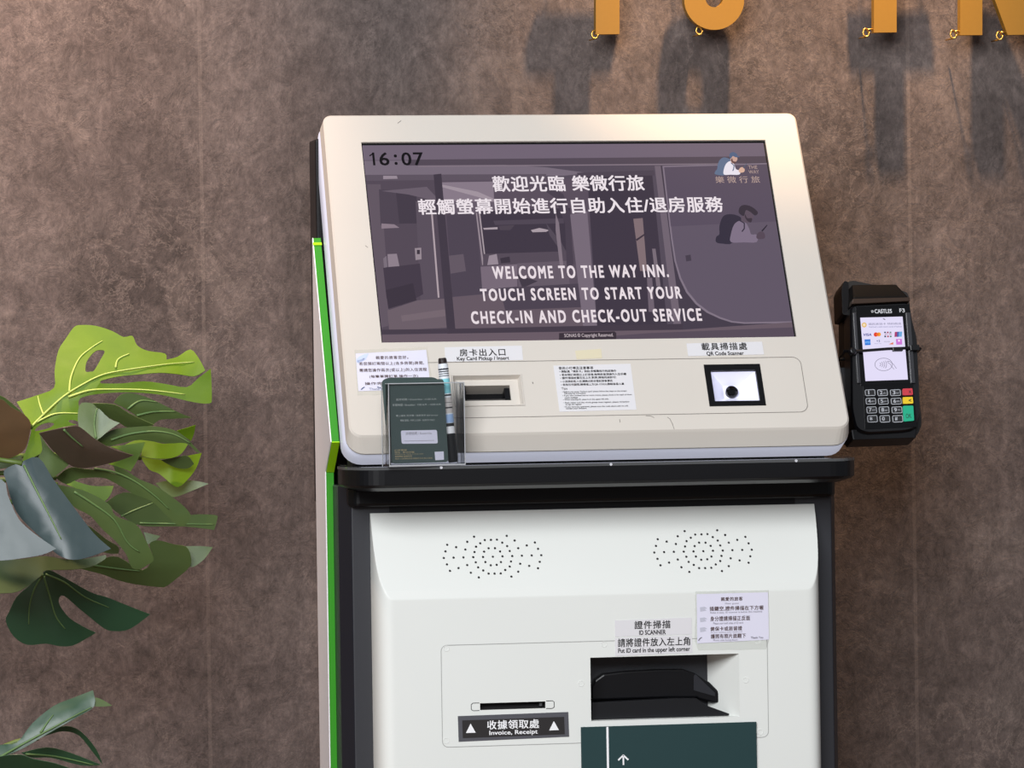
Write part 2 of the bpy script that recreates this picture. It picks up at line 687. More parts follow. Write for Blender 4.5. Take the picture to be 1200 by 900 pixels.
def head_outline(top, bot, grow, rt, rb):
    hw = lambda v: HW0 + (HW1 - HW0) * (HT - v) / (HT - vb) + grow
    q = []
    for (sx, v, a0, r) in ((-1, bot, 180, rb), (1, bot, 270, rb), (1, top, 0, rt), (-1, top, 90, rt)):
        cx = sx * (hw(v) - r)
        cy = v + r if v == bot else v - r
        for i in range(7):
            a = math.radians(a0 + 15 * i)
            q.append((cx + r * math.cos(a), cy + r * math.sin(a)))
    return q


scr = qpx(HEAD, [(423.8, 166.8), (896, 163.5), (934, 393.3), (447, 402.8)])
SU0, SU1 = (scr[0][0] + scr[3][0]) / 2, (scr[1][0] + scr[2][0]) / 2
SV1, SV0 = (scr[0][1] + scr[1][1]) / 2, (scr[2][1] + scr[3][1]) / 2
bez = qpx(HEAD, [(527, 440), (611, 437.5), (616, 474.5), (533, 477.5)])
BU0, BU1 = bez[3][0], bez[1][0]
BV1, BV0 = (bez[0][1] + bez[1][1]) / 2, (bez[2][1] + bez[3][1]) / 2
sq = qpx(HEAD, [(824.3, 427.8), (890.5, 426), (897.8, 474.8), (831.8, 476.8)])
QU0, QU1 = (sq[0][0] + sq[3][0]) / 2, (sq[1][0] + sq[2][0]) / 2
QV1, QV0 = (sq[0][1] + sq[1][1]) / 2, (sq[2][1] + sq[3][1]) / 2
R0 = head_outline(HT - .002, vb + .002, -.002, .008, .012)
R1 = head_outline(HT, vb, 0, .010, .014)
R2 = head_outline(HT + .001, vb1, .002, .012, .020)
rect = lambda a, b_, c, d: [(a, c), (b_, c), (b_, d), (a, d)]
b = MB()
holes = [rect(SU0, SU1, SV0, SV1), rect(BU0, BU1, BV0, BV1), rect(QU0, QU1, QV0, QV1)]
b.flat(HEAD, R0, 0, holes)
P = lambda ring, w_: [HEAD.p(a, c, w_) for a, c in ring]
b.loft([P(R2, -.019), P(R2, -.017), P(R1, -.002), P(R0, 0)])
for h in holes:
    b.loft([P(h, 0), P(h, -.012)])
shell = b.build('head_shell', CREAM, K, merge=True)

b = MB()
B0 = head_outline(HT - .001, vb1 + .002, .0012, .011, .02)
B1 = head_outline(HT - .004, vb2, .0035, .012, .022)
BM = head_outline(HT - .002, vb1 + .001, .0035, .012, .022)
B2 = head_outline(HT - .008, vb2 + .004, -.006, .012, .022)
b.loft([P(B2, -.056), P(B1, -.050), P(BM, -.024), P(B0, -.0185)])
b.build('frosted_band', BAND, K, smooth=True, merge=True)
b = MB()
D0 = head_outline(HT - .010, vb2 + .006, -.010, .012, .02)
D1 = head_outline(HT - .016, vb2 + .016, -.018, .012, .02)
b.loft([P(D1, -.125), P(D0, -.1), P(D0, -.05)], True, True)
b.build('rear_housing', DARKH, K, merge=True)
b = MB()
xl_, zt_ = on_y(366.2, 225, .13).x, on_y(368, 164, .13).z
b.prism(Frame((0, 0, 0), (1, 0, 0), (0, 1, 0)), [(xl_, .10), (-xl_, .10), (-xl_, .155), (xl_, .155)], Z0 - .3, zt_)
b.build('rear_column', BLACK, K, bevel=.003)

# screen ---------------------------------------------------------------
b = MB()
b.box(HEAD, SU0 + .0002, SU1 - .0002, SV0 + .0002, SV1 - .0002, -.012, -.0025)
screen = b.build('screen', mat('screen_border', (6, 6, 8), 0.25), K)
screen['label'] = 'large landscape touch screen showing a purple lobby picture'
IU0, IU1, IV0, IV1 = SU0 + .0012, SU1 - .0022, SV0 + .0006, SV1 - .0030
SW = -.0023


def clip_scr(poly):
    return [(min(max(a, IU0), IU1), min(max(c, IV0), IV1)) for a, c in poly]


b = MB()
pal, layers = [], [0]


def pid(rgb):
    m = glow(rgb)
    if m not in pal:
        pal.append(m)
    return pal.index(m)


def shape(pts, rgb, k=1.0):
    m = glow(rgb, k)
    if m not in pal:
        pal.append(m)
    layers[0] += 1
    b.flat(HEAD, ccw(clip_scr(qpx(HEAD, pts, SW))), SW + layers[0] * 0.000018, m=pal.index(m))


shape([(400, 150), (940, 150), (960, 410), (420, 415)], (84, 74, 88))
shape([(400, 150), (920, 150), (905, 185), (400, 188)], (112, 99, 115))
shape([(424, 188.5), (500, 188), (640, 196), (690, 203), (660, 206), (428, 205)], (118, 106, 120))
shape([(478, 187.2), (905, 183), (905, 191), (478, 194)], (82, 71, 84))
shape([(490, 194.3), (905, 191), (905, 192.4), (490, 195.8)], (128, 114, 126))
# left glass bay
shape([(428, 205), (640, 204), (640, 211), (429, 212)], (92, 81, 94))
shape([(449, 206), (465, 206), (466, 209.5), (449, 210)], (150, 136, 148))
shape([(429, 212), (512, 211), (528, 388), (446, 390)], (82, 71, 84))
shape([(430, 216), (446, 216), (456, 350), (455, 382), (447, 384)], (96, 84, 96))
shape([(444, 222), (478, 224), (480, 262), (446, 264)], (76, 66, 79))
shape([(464, 226), (488, 226), (489, 262), (468, 262)], (66, 57, 70))
shape([(447, 262), (462, 263), (468, 267), (447, 268)], (138, 122, 134))
shape([(447, 224), (500, 219), (512, 232), (512, 236), (478, 228)], (104, 92, 105))
shape([(487, 236), (503, 236), (514, 350), (493, 356)], (88, 77, 90))
shape([(449, 314), (492, 309), (496, 345), (470, 358), (453, 350)], (66, 56, 70))
shape([(454, 298), (465, 297.5), (468, 312), (455, 313)], (140, 126, 138))
shape([(449, 303), (453, 300), (454, 313), (450, 314)], (120, 108, 120))
shape([(486, 291), (493.5, 290.5), (494, 304), (487, 305)], (150, 136, 146))
shape([(488.5, 293), (492, 293), (492, 298), (488.5, 298)], (60, 50, 62))
shape([(452, 340), (484, 332), (488, 352), (455, 362)], (58, 49, 62))
shape([(454, 364), (490, 352), (524, 350), (527, 384), (456, 388)], (106, 92, 102))
shape([(470, 370), (526, 362), (527, 370), (471, 377)], (116, 101, 110))
shape([(505, 250), (507, 250), (515, 349), (513, 349)], (176, 160, 168))
# middle bays
shape([(515, 212), (690, 209), (696, 386), (530, 388)], (88, 76, 90))
shape([(515, 214), (578, 213), (579, 237), (519, 236)], (134, 120, 134))
shape([(515, 216), (560, 225), (578, 233), (578, 236), (516, 219)], (160, 146, 157))
shape([(519, 236), (580, 237), (582, 250), (520, 250)], (100, 88, 102))
shape([(523, 252), (558, 250), (566, 345), (530, 348)], (76, 66, 80))
shape([(526, 300), (543, 298), (546, 318), (528, 321)], (98, 86, 98))
shape([(561, 248), (668, 244), (670, 298), (566, 302)], (62, 53, 67))
shape([(578, 259), (660, 256), (661, 262), (580, 264)], (78, 68, 82))
shape([(584, 265), (603, 264), (598, 270), (586, 270)], (76, 66, 78))
shape([(566, 267.5), (583, 266.5), (583, 269), (567, 269.5)], (170, 156, 165))
shape([(622, 270), (632, 267.5), (644, 270), (640, 272), (624, 272.5)], (170, 156, 165))
shape([(640, 262), (658, 285), (664, 296), (658, 296), (644, 276)], (82, 72, 85))
shape([(557.5, 250), (559, 250), (567, 311), (565, 311)], (150, 136, 146))
shape([(561, 250), (562.6, 250), (570, 311), (568.5, 311)], (168, 154, 162))
shape([(566, 298), (690, 294), (690, 310), (566, 313)], (84, 73, 86))
shape([(563, 313), (606, 310), (606, 336), (565, 340)], (118, 104, 118))
shape([(573, 300), (582, 298), (584, 310), (571, 311)], (150, 136, 148))
shape([(586, 303), (597, 301), (598, 308), (587, 309)], (58, 49, 62))
shape([(606, 309), (664, 306), (668, 336), (608, 340)], (100, 88, 101))
shape([(606, 322), (630, 330), (612, 338)], (64, 55, 68))
shape([(528, 349), (600, 342), (690, 345), (694, 384), (531, 386)], (100, 86, 97))
shape([(585, 338), (690, 332), (692, 360), (592, 364)], (74, 64, 78))
shape([(640, 215), (660, 228), (668, 250), (672, 310), (664, 314), (662, 262), (650, 232), (632, 220)], (72, 62, 76))
shape([(651, 250), (655, 262), (660, 312), (656, 312), (651, 270)], (128, 114, 126))
shape([(508, 205), (517, 204), (534, 392), (524, 392)], (64, 55, 68))
shape([(668, 252), (688, 248), (700, 388), (684, 389)], (118, 105, 119))
# dark doorway
shape([(688, 206), (764, 203), (782, 384), (700, 388)], (62, 53, 67))
shape([(676, 203), (766, 200), (767, 206), (677, 208)], (76, 66, 80))
shape([(742, 257), (753, 256), (758, 318), (750, 318)], (128, 109, 114))
shape([(745, 281), (757, 273), (757, 275), (746, 283)], (60, 50, 62))
shape([(764, 292), (768, 292), (774, 336), (769, 336)], (120, 107, 118))
shape([(758, 326), (764, 326), (767, 366), (760, 366)], (110, 97, 110))
# right panel
shape([(767, 195), (774, 195), (799, 386), (790, 388)], (112, 99, 112))
shape([(774, 195), (905, 191), (940, 400), (800, 395)], (68, 59, 73))
shape([(776, 195), (905, 191.5), (933, 379), (872, 380), (857, 378.5), (843, 374), (828, 367), (815, 357), (804, 343.5), (796, 327), (790, 306), (786, 280)], (128, 115, 130))
shape([(778, 196.5), (905, 193), (933, 377), (873, 378.2), (858, 376.8), (844.5, 372.3), (830, 365.4), (817, 355.4), (806, 342), (798, 326), (792, 306), (788, 280)], (96, 85, 101))
shape([(778, 196.5), (905, 193), (915, 260), (786, 266)], (88, 77, 94))
shape([(803, 300), (809, 299), (810, 306), (804, 307)], (70, 61, 75))
# threshold strips and outside paving
shape([(444, 387), (526, 386), (526, 391), (445, 392.5)], (68, 58, 71))
shape([(526, 386), (800, 380), (800, 387), (526, 393)], (66, 56, 69))
shape([(440, 393), (800, 387), (936, 378), (940, 410), (440, 415)], (104, 89, 100))
shape([(760, 391), (940, 384), (940, 410), (655, 410)], (86, 74, 88))
shape([(655, 391), (720, 389), (722, 391), (722, 398), (655, 400)], (56, 46, 56))
o = b.build('lobby_picture', pal, screen)

TW = SW + 0.0019
TH = lambda t_: None
b = MB()
for ch, xa, xb in (('1', 436.4, 439.0), ('6', 444.5, 455.5), (':', 462, 465), ('0', 470.5, 481.5), ('7', 484.5, 495.5)):
    yo = 0 if ch != ':' else 2.5
    b.tpx(HEAD, ch, xa, xb, 179.8 + yo, 194.8 - yo * .3, SW, w=TW, bold=0.012 if ch != '1' else 0)
b.line(HEAD, qpx(HEAD, [(433, 183.6), (437.6, 180.6)], SW), .0016, TW)
b.build('clock_text', glow((10, 8, 14)), screen)
b = MB()
b.tpx(HEAD, '歡迎光臨 樂微行旅', 577, 754, 207, 225, SW, w=TW, bold=0.018, spacing=1.06)
b.tpx(HEAD, '輕觸螢幕開始進行自助入住/退房服務', 490, 846.5, 233, 251, SW, w=TW, bold=0.018, spacing=1.06)
b.build('greeting_text', glow((236, 226, 232)), screen)
b = MB()
b.tpx(HEAD, 'WELCOME TO THE WAY INN.', 577, 782.5, 312.5, 326.5, SW, w=TW, bold=0.032, spacing=1.3)
b.tpx(HEAD, 'TOUCH SCREEN TO START YOUR', 563, 798, 338.5, 352, SW, w=TW, bold=0.032, spacing=1.3)
b.tpx(HEAD, 'CHECK-IN AND CHECK-OUT SERVICE', 552, 821.5, 364.5, 378.5, SW, w=TW, bold=0.032, spacing=1.3)
b.build('welcome_text', glow((232, 220, 226)), screen)
b = MB()
b.tpx(HEAD, 'SONAS © Copyright Reserved.', 661, 718.5, 391.6, 397, SW, w=TW, bold=0.012)
b.build('copyright_text', glow((190, 176, 182)), screen)
# hotel emblem and mural of the traveller
b, pal, layers = MB(), [], [70]
zz = lambda pts: zoomed(pts, 800, 160, 6.43)
pf = lambda pts, rgb, n=3: shape([tuple(p) for p in smooth_poly(zz(pts), n)], rgb)
pf([(245, 290), (245, 265), (258, 250), (262, 220), (275, 185), (305, 162), (345, 170), (360, 190), (330, 290)], (96, 112, 140))
pf([(308, 290), (312, 240), (330, 205), (358, 190), (385, 210), (400, 250), (430, 262), (425, 291), (360, 292)], (232, 226, 236))
pf([(360, 190), (360, 160), (380, 148), (408, 162), (410, 180), (398, 196), (380, 200), (378, 215)], (198, 160, 148))
pf([(362, 186), (372, 168), (378, 190), (398, 194), (400, 202), (382, 208)], (96, 68, 68))
pf([(350, 156), (355, 132), (382, 122), (408, 138), (412, 150), (430, 158), (400, 162), (376, 152), (362, 170)], (80, 98, 130))
pf([(420, 262), (432, 240), (452, 236), (465, 252), (460, 272), (430, 277)], (216, 176, 156))
shape(zz([(452, 242), (480, 205), (483, 208), (456, 246)]), (84, 96, 116))
b.line(HEAD, [HEAD.px(*p, SW) for p in zz([(362, 205), (385, 225), (382, 250), (375, 265)])], 0.0012, TW, m=pid((92, 108, 136)))
b.tpx(HEAD, 'THE', 876.5, 887, 195, 199, SW, w=TW, m=pid((186, 160, 152))); b.tpx(HEAD, 'WAY', 877, 889, 200.5, 204.5, SW, w=TW, m=pid((186, 160, 152)))
b.tpx(HEAD, '樂 微 行 旅', 838, 890, 207.5, 215.5, SW, w=TW, m=pid((186, 160, 152)))
b.build('hotel_emblem', pal, screen)
b, pal, layers = MB(), [], [75]
pf([(250, 800), (252, 760), (275, 740), (275, 680), (300, 610), (345, 590), (410, 600), (440, 640), (380, 800), (300, 812)], (52, 46, 62))
pf([(362, 800), (362, 740), (385, 670), (425, 640), (470, 650), (500, 700), (515, 742), (558, 745), (556, 800), (460, 802)], (126, 112, 132))
pf([(440, 640), (450, 590), (480, 555), (525, 590), (530, 620), (500, 650), (480, 655)], (92, 78, 92))
pf([(445, 600), (420, 575), (430, 535), (465, 520), (520, 535), (565, 575), (545, 600), (510, 575), (475, 560), (462, 600)], (56, 48, 60))
pf([(470, 590), (485, 620), (520, 620), (515, 650), (490, 645), (468, 615)], (60, 50, 62))
pf([(556, 745), (580, 722), (612, 730), (616, 772), (560, 775)], (84, 70, 84))
shape(zz([(590, 715), (632, 670), (638, 674), (600, 722)]), (46, 40, 54))
b.line(HEAD, [HEAD.px(*p, SW) for p in zz([(428, 640), (462, 660), (462, 700), (445, 722)])], 0.0014, TW, m=pid((52, 46, 62)))
b.build('mural_figure', pal, screen)

# front plate details ----------------------------------------------------
pl = qpx(HEAD, [(470, 427.5), (930, 416.6), (948, 478), (470, 493)])
pv1 = (HEAD.px(560, 425)[1] + HEAD.px(900, 417.6)[1]) / 2
pv0 = (HEAD.px(560, 490.7)[1] + HEAD.px(930, 482.5)[1]) / 2
pu1 = (HEAD.px(940, 440)[0] + HEAD.px(947, 470)[0]) / 2
b = MB()
b.ring(HEAD, rrect(HEAD.px(476, 450)[0], pu1, pv0, pv1, .010), .0007, .0003)
b.build('panel_seam', SEAM, K)['label'] = 'thin engraved outline around the reader panel'
b = MB()
b.line(HEAD, qpx(HEAD, [(757, 487.3), (762, 487.4), (766.5, 489.5)]), .0006, .0003)
b.line(HEAD, qpx(HEAD, [(782, 489), (785, 491), (788, 497), (790, 503)]), .0006, .0003)
b.line(HEAD, qpx(HEAD, [(726, 491.5), (726.6, 495)]), .0007, .0003)
b.line(HEAD, qpx(HEAD, [(428, 288), (431, 290)]), .0006, .0003)
b.line(HEAD, qpx(HEAD, [(624, 448), (624.6, 449.6)]), .001, .0003)
b.line(HEAD, qpx(HEAD, [(470, 141.5), (466, 144.5)]), .0006, .0003)
o = b.build('scratch', SEAM, K)
o['label'], o['kind'] = 'few fine grey scratches on the cream front', 'stuff'

# card slot: bevelled bezel, black mouth, card lip
su = qpx(HEAD, [(543, 453), (597, 451.7), (598.5, 469.3), (544.5, 470.6)], -.008)
s0, s1, t1, t0 = su[0][0], su[1][0], (su[0][1] + su[1][1]) / 2, (su[2][1] + su[3][1]) / 2
b = MB()
oo = rect(BU0 + .0003, BU1 - .0003, BV0 + .0003, BV1 - .0003)
ii = rect(BU0 + .004, BU1 - .004, BV0 + .004, BV1 - .003)
sl = rect(s0, s1, t0, t1)
b.loft([P(oo, .0006), P(rect(BU0 + .0015, BU1 - .0015, BV0 + .0015, BV1 - .0015), .0006), P(ii, -.007)])
b.flat(HEAD, ii, -.007, [sl])
b.loft([P(sl, -.007), P(sl, -.028)])
b.loft([P(oo, -.012), P(oo, .0006)])
bz = b.build('card_slot', CREAM, K)
bz['label'] = 'bevelled key card slot with a black mouth'
b = MB()
b.flat(HEAD, sl, -.026)
b.flat(HEAD, rect(s0, s0 + .002, t0, t1), -.0068)
b.box(HEAD, s0 + .0003, s1 - .0003, t0 + .0003, t0 + .0045, -.026, -.012, 1)
b.box(HEAD, s1 - .006, s1 - .0003, t0 + .003, t1 - .002, -.026, -.010, 0)
b.build('slot_mouth', [BLACK, mat('card_lip_grey', (78, 74, 72), 0.3)], bz)

# code scanner
b = MB()
qi = qpx(HEAD, [(832.5, 435), (885.8, 433.2), (890, 469.3), (838, 470.8)])
a0, a1, c1, c0 = (qi[0][0] + qi[3][0]) / 2, (qi[1][0] + qi[2][0]) / 2, (qi[0][1] + qi[1][1]) / 2, (qi[2][1] + qi[3][1]) / 2
qo = rect(QU0 + .0003, QU1 - .0003, QV0 + .0003, QV1 - .0003)
qn = rect(a0, a1, c0, c1)
b.flat(HEAD, qo, .0008, [qn])
b.loft([P(qo, -.010), P(qo, .0008)])
b.loft([P(qn, .0008), P(qn, -.003)])
sc_ = b.build('code_scanner', BLACK, K)
b = MB()
cu, cv = HEAD.px(857.5, 459.5, -.016)
cup = rect(cu - .009, cu + .009, cv - .007, cv + .009)
b.loft([P(cup, -.018), P(qn, -.003)])
b.flat(HEAD, cup, -.018)
m = mat('scanner_cup_white', (226, 226, 240), 0.35)
m.node_tree.nodes['Principled BSDF'].inputs['Emission Color'].default_value = lin((200, 200, 240))
m.node_tree.nodes['Principled BSDF'].inputs['Emission Strength'].default_value = 0.28
b.build('scanner_cup', m, sc_)
b = MB()
b.lathe(HEAD.p(cu, cv, -.018), HEAD.n, [(0, .0072), (.004, .0072), (.005, .0062), (.003, .004), (.0036, .0001)])
b.build('scanner_lens', BLACKG, sc_)


# printed labels ---------------------------------------------------------
def sticker(name, fr, quad, m, lines, parent=K, w0=.0004, label=None, ink=INK, lift=.0003, outline=None):
    bb = MB()
    q = ccw(qpx(fr, quad, w0))
    bb.prism(fr, q, 0.0001, w0) if m is not TAPE else bb.flat(fr, q, .0003)
    ob = bb.build(name, m, parent)
    if label:
        ob['label'] = label
    if lines:
        bb = MB()
        inks = []
        for ln in lines:
            s_, xl, xr, yt, yb = ln[:5]
            kk = dict(ln[5]) if len(ln) > 5 else {}
            im = kk.pop('ink', ink)
            if im not in inks:
                inks.append(im)
            bb.tpx(fr, s_, xl, xr, yt, yb, w0, w=w0 + lift, m=inks.index(im), **kk)
        bb.build('printed_text', inks, ob)
    return ob


B1_ = {'bold': .012}
sticker('slot_label', HEAD, [(521, 407), (611.5, 405), (613, 421.8), (522, 424)], PAPER,
        [('房卡出入口', 538.5, 592, 408.8, 417.2, {'bold': .014, 'spacing': 1.2}), ('Key Card Pickup / Insert', 535.5, 596.5, 418, 423.3, {'bold': .02})],
        label='white label above the key card slot')
sticker('scanner_label', HEAD, [(804.5, 402.5), (893, 400.3), (895.5, 415.3), (806.5, 417.3)], PAPER,
        [('載具掃描處', 822, 875, 401.8, 410.2, {'bold': .014, 'spacing': 1.2}), ('QR Code Scanner', 828, 871.5, 412, 417, {'bold': .02})],
        label='white label above the code scanner')
sticker('yellowed_tape', HEAD, [(674, 411), (704.5, 408.7), (705.5, 419.6), (676, 421)], mat('yellowed_tape_film', (214, 204, 176), .5), [])
nz = lambda x, y: (410 + x / 10.91, 400 + y / 10.91)
nt = sticker('guest_notice', HEAD, [nz(60, 110), nz(990, 70), nz(1050, 480), nz(1075, 680), nz(95, 690)], TAPE, [], label='paper guest notice taped at the lower left of the screen')
b = MB()
b.prism(HEAD, ccw(qpx(HEAD, [nz(72, 160), nz(975, 112), nz(1035, 610), nz(110, 640)])), .0004, .0006)
pp = b.build('notice_paper', PAPERL, nt)
b = MB()


def nl(s_, x0, x1, y0, y1, **k):
    xa, ya = nz(x0, y0)
    xb, yb = nz(x1, y1)
    b.tpx(HEAD, s_, xa, xb, ya, yb, 0, w=.0009, **k)


nl('親愛的旅客您好。', 330, 745, 190, 232, spacing=1.2, bold=.01)
nl('若您預訂兩間以上(含多房間)房間,', 115, 945, 265, 312, spacing=1.1, bold=.01)
nl('需請您操作兩次(或以上)的入住流程', 122, 982, 348, 398, spacing=1.1, bold=.01)
nl('(每筆單獨訂單,操作一次)', 248, 872, 432, 474, spacing=1.1, bold=.01)
nl('操作完畢後請取卡', 190, 800, 522, 560, spacing=1.1, bold=.01)
nl('Thank you', 245, 480, 600, 632, m=1)
b.line(HEAD, qpx(HEAD, [nz(145, 622), nz(160, 605), nz(185, 590)]), .0012, .0009, m=1)
b.line(HEAD, qpx(HEAD, [nz(350, 590), nz(380, 596), nz(425, 618)]), .0012, .0009, m=1)
for pts in ([(80, 235), (120, 200), (180, 170), (240, 160), (200, 240), (90, 275)], [(60 + 30, 250), (150, 235), (190, 215), (180, 250), (100, 285)]):
    b.flat(HEAD, ccw(qpx(HEAD, [nz(*p) for p in pts])), .0008, m=2)
b.build('printed_text', [INKB, mat('navy_ink', (70, 84, 120), .7), mat('pale_blue_print', (196, 208, 236), .7)], nt)

iz = lambda x, y: (645 + x / 10.91, 420 + y / 10.91)
ins = sticker('instruction_label', HEAD, [iz(38, 92), iz(1025, 68), iz(1100, 655), iz(118, 682)], PAPER, [], label='white label of small print in the middle of the reader panel')
b = MB()


def il(s_, x0, x1, y0, y1, **k):
    xa, ya = iz(x0, y0)
    xb, yb = iz(x1, y1)
    b.tpx(HEAD, s_, xa, xb, ya, yb, .0004, w=.0007, **k)


il('使用小叮嚀及注意事項', 105, 545, 106, 142, bold=.014, spacing=1.1)
for s_, x0, x1, y0 in (('• 請點選「領房卡」按鈕,依螢幕指示完成操作', 115, 840, 150), ('• 若有預訂兩間以上訂房者,每間房皆須操作入住手續', 120, 968, 192),
                       ('• 證件掃描放置在左上方,對齊,掃描完成即可!', 125, 840, 233), ('• 小孩與訪客入住,請務必配合登記房客資訊', 130, 795, 277),
                       ('• 若有任何疑問,請掃描上方QR CODE,聯絡客服人員', 135, 942, 318)):
    il(s_, x0, x1, y0, y0 + 30, bold=.012)
il('Tips', 140, 216, 372, 410, bold=.004)
for s_, x0, x1, y0 in (('• Before you press "Collect card" please follow the steps on the screen', 150, 975, 414), ('following the instructions', 178, 450, 440),
                       ('• If you have booked two or more rooms, please check in for each of them', 155, 1040, 462), ('room number', 182, 352, 492),
                       ('• When scanning ID, place it on the upper left side.', 162, 745, 516),
                       ('• Each visitor and the whole group must register, please remember', 168, 1010, 553), ('to sign the register', 192, 400, 580),
                       ('• If you have any questions, please scan the code above and we will', 172, 992, 606), ('contact your assistant', 198, 462, 632)):
    il(s_, x0, x1, y0, y0 + 22, bold=.012)
b.build('printed_text', INK, ins)

# side sheet: grey acrylic sheet with fluorescent green edge --------------
PX_ = -0.2945
side = Frame((PX_, 0, 0), (0, -1, 0), (0, 0, 1))          # outward normal points left


def on_side(x, y):
    d = ray(x, y)
    q = CAM + d * ((PX_ - CAM.x) / d.x)
    return -q.y, q.z


def on_x(x, y, X):
    d = ray(x, y)
    q = CAM + d * ((X - CAM.x) / d.x)
    return -q.y, q.z


zt = on_y(368, 279, 0.08).z
zk = on_y(393, 517, -0.03).z
zl = on_y(383, 552, 0.02).z
f_top, f_kink, f_low = on_side(365.6, 279)[0], on_side(387.6, 517)[0], on_side(381.2, 552)[0]
f_bot = f_low
bk = on_side(366, 300)[0]
TH_ = 0.0095
prof = [(bk, 0.0), (f_bot, 0.0), (f_low, zl), (f_kink, zk), (f_top + .004, zt), (bk, zt - .002)]
if f_top < bk:
    prof[4] = (bk + .004, zt)
b = MB()
b.loft([[side.p(a, c, 0) for a, c in prof], [side.p(a, c, -TH_) for a, c in prof]])
b.flat(side, prof, 0, m=1)
b.flat(side, prof, -TH_, m=0, flip=True)
b.build('side_sheet', [GREEN, GREYP], K)['label'] = 'grey side sheet with a fluorescent green front edge'
b = MB()
wf = 0.0012
ed = prof[1:5]
for i in range(3):
    a, c = Vector(ed[i]), Vector(ed[i + 1])
    d_ = (c - a).normalized()
    nn = Vector((d_.y, -d_.x))
    q = [a, c, c + nn * .0004, a + nn * .0004]
    b.loft([[side.p(p.x, p.y, .0003) for p in q], [side.p(p.x, p.y, -.0008) for p in q]], True, True)
b.build('sheet_lip', WHITEP, K)
b = MB()
q = [prof[2], prof[3]]
a, c = Vector(prof[2]), Vector(prof[3])
d_ = (c - a).normalized()
nn = Vector((d_.y, -d_.x))
q = [a, c, c + nn * .0012, a + nn * .0012]
b.loft([[side.p(p.x, p.y, -.0012) for p in q], [side.p(p.x, p.y, -TH_ - .0004) for p in q]], True, True)
b.build('edge_bend', GREENB, K)
b = MB()
a, c = Vector(prof[3]), Vector(prof[4])
d_ = (c - a).normalized()
nn = Vector((d_.y, -d_.x))
q0_, q1_ = c - d_ * .010, c - d_ * .0065
b.loft([[side.p(p.x, p.y, .0002) for p in (q0_, q1_, q1_ + nn * .0012, q0_ + nn * .0012)], [side.p(p.x, p.y, -TH_ - .0004) for p in (q0_, q1_, q1_ + nn * .0012, q0_ + nn * .0012)]], True, True)
b.build('edge_stripe', GREENB, K)

# black base body -----------------------------------------------------------
zb_top = Z0 - 0.275
XY = Frame((0, 0, 0), (1, 0, 0), (0, 1, 0))
XL = BODY.px(412.5, 640)[0]
XR = -XL
plan = [(XL, BODY_Y), (XR, BODY_Y), (XR + .011, BODY_Y + .028), (XR + .011, .125), (XL - .011, .125), (XL - .011, BODY_Y + .028)]
b = MB()
b.prism(XY, plan, 0.0, zb_top)
ob = b.build('base_body', [CHARC, mat('blue_black_paint', (24, 27, 36), .4)], K, bevel=.0012)
for p in ob.data.polygons:
    if abs(p.normal.x) > .3:
        p.material_index = 1
b = MB()
ztop = BODY.px(700, 588.5)[1]
b.box(BODY, XL + .0435, XR - .0435, ztop - .06, ztop + .004, -.001, .0006)
b.line(BODY, [(XL + .0430, ztop - .2), (XL + .0430, ztop + .004)], .001, .0008)
b.line(BODY, [(XR - .0430, ztop - .2), (XR - .0430, ztop + .004)], .001, .0008)
b.build('base_gap', BLACK, K)

# tray ------------------------------------------------------------------------
TY = -0.163
tz = (on_y(440, 549.0, TY).z + on_y(960, 541.0, TY).z) / 2
TXA, TXB = 0.2715, 0.2915


def tray_ring(inset, z, back=-.0):
    q = [(-.279, .06), (-.279, -.072), (-TXB + inset, -.076), (-TXB + inset, -.122), (-TXA + inset * .6, TY + inset),
         (TXA - inset * .6, TY + inset), (TXB - inset, -.122), (TXB - inset, -.076), (.279, -.072), (.279, .06)]
    r_ = [.002, .002, .003, .014, .02, .02, .014, .003, .002, .002]
    out = []
    k = len(q)
    for i in range(k):
        p, c, t = Vector(q[i - 1]), Vector(q[i]), Vector(q[(i + 1) % k])
        a, d = (p - c).normalized() * r_[i], (t - c).normalized() * r_[i]
        for j in range(7):
            x = j / 6
            out.append((1 - x) ** 2 * (c + a) + 2 * x * (1 - x) * c + x * x * (c + d))
    return [Vector((p.x, p.y, z)) for p in out]


zz1 = on_y(700, 565.0, TY).z
zz3 = on_y(700, 588, BODY_Y).z
b = MB()
b.loft([tray_ring(.020, zz1 - .006), tray_ring(.004, zz1 - .002), tray_ring(.0005, zz1 + .001), tray_ring(.0005, tz - .001)], True, True)
b.build('tray', BLACK, K, bevel=.0008)
b = MB()
b.prism(Frame((0, 0, 0), (1, 0, 0), (0, 1, 0)), [(-.272, TY + .078), (.272, TY + .078), (.279, TY + .09), (.279, .06), (-.279, .06), (-.279, TY + .09)], zz3, zz1 - .004)
b.build('tray_support', mat('tray_support_black', (11, 11, 14), .4, spec=.3), K, bevel=.004)
b = MB()
b.loft([tray_ring(0, tz - .001), tray_ring(0, tz + .0022)], True, True)
b.build('tray_cover', clear('clear_tray_cover', (.8, .82, .86), .03, .9), K)
TRAY_Z = tz + .0022
for px_ in (517, 716, 933):
    b = MB()
    c_ = on_y(px_, 546, TY)
    b.lathe((c_.x, TY - .0006, tz + .0005), (0, 1, 0), [(0, .0016), (.002, .0016)], 10)
    b.build('cover_clip', mat('clear_clip', (200, 200, 206), .1), K)

# door: white front with a leaning speaker face and rounded sides ----------------
dx = (DOOR.px(960.8, 800, -.042)[0] - DOOR.px(441, 800, -.042)[0]) / 2
zt_d = BODY.px(700, 595.8)[1]
zs_d = DOOR.px(700, 697)[1]
RAD = .021


def lerp(a, c, t_):
    return a + (c - a) * t_


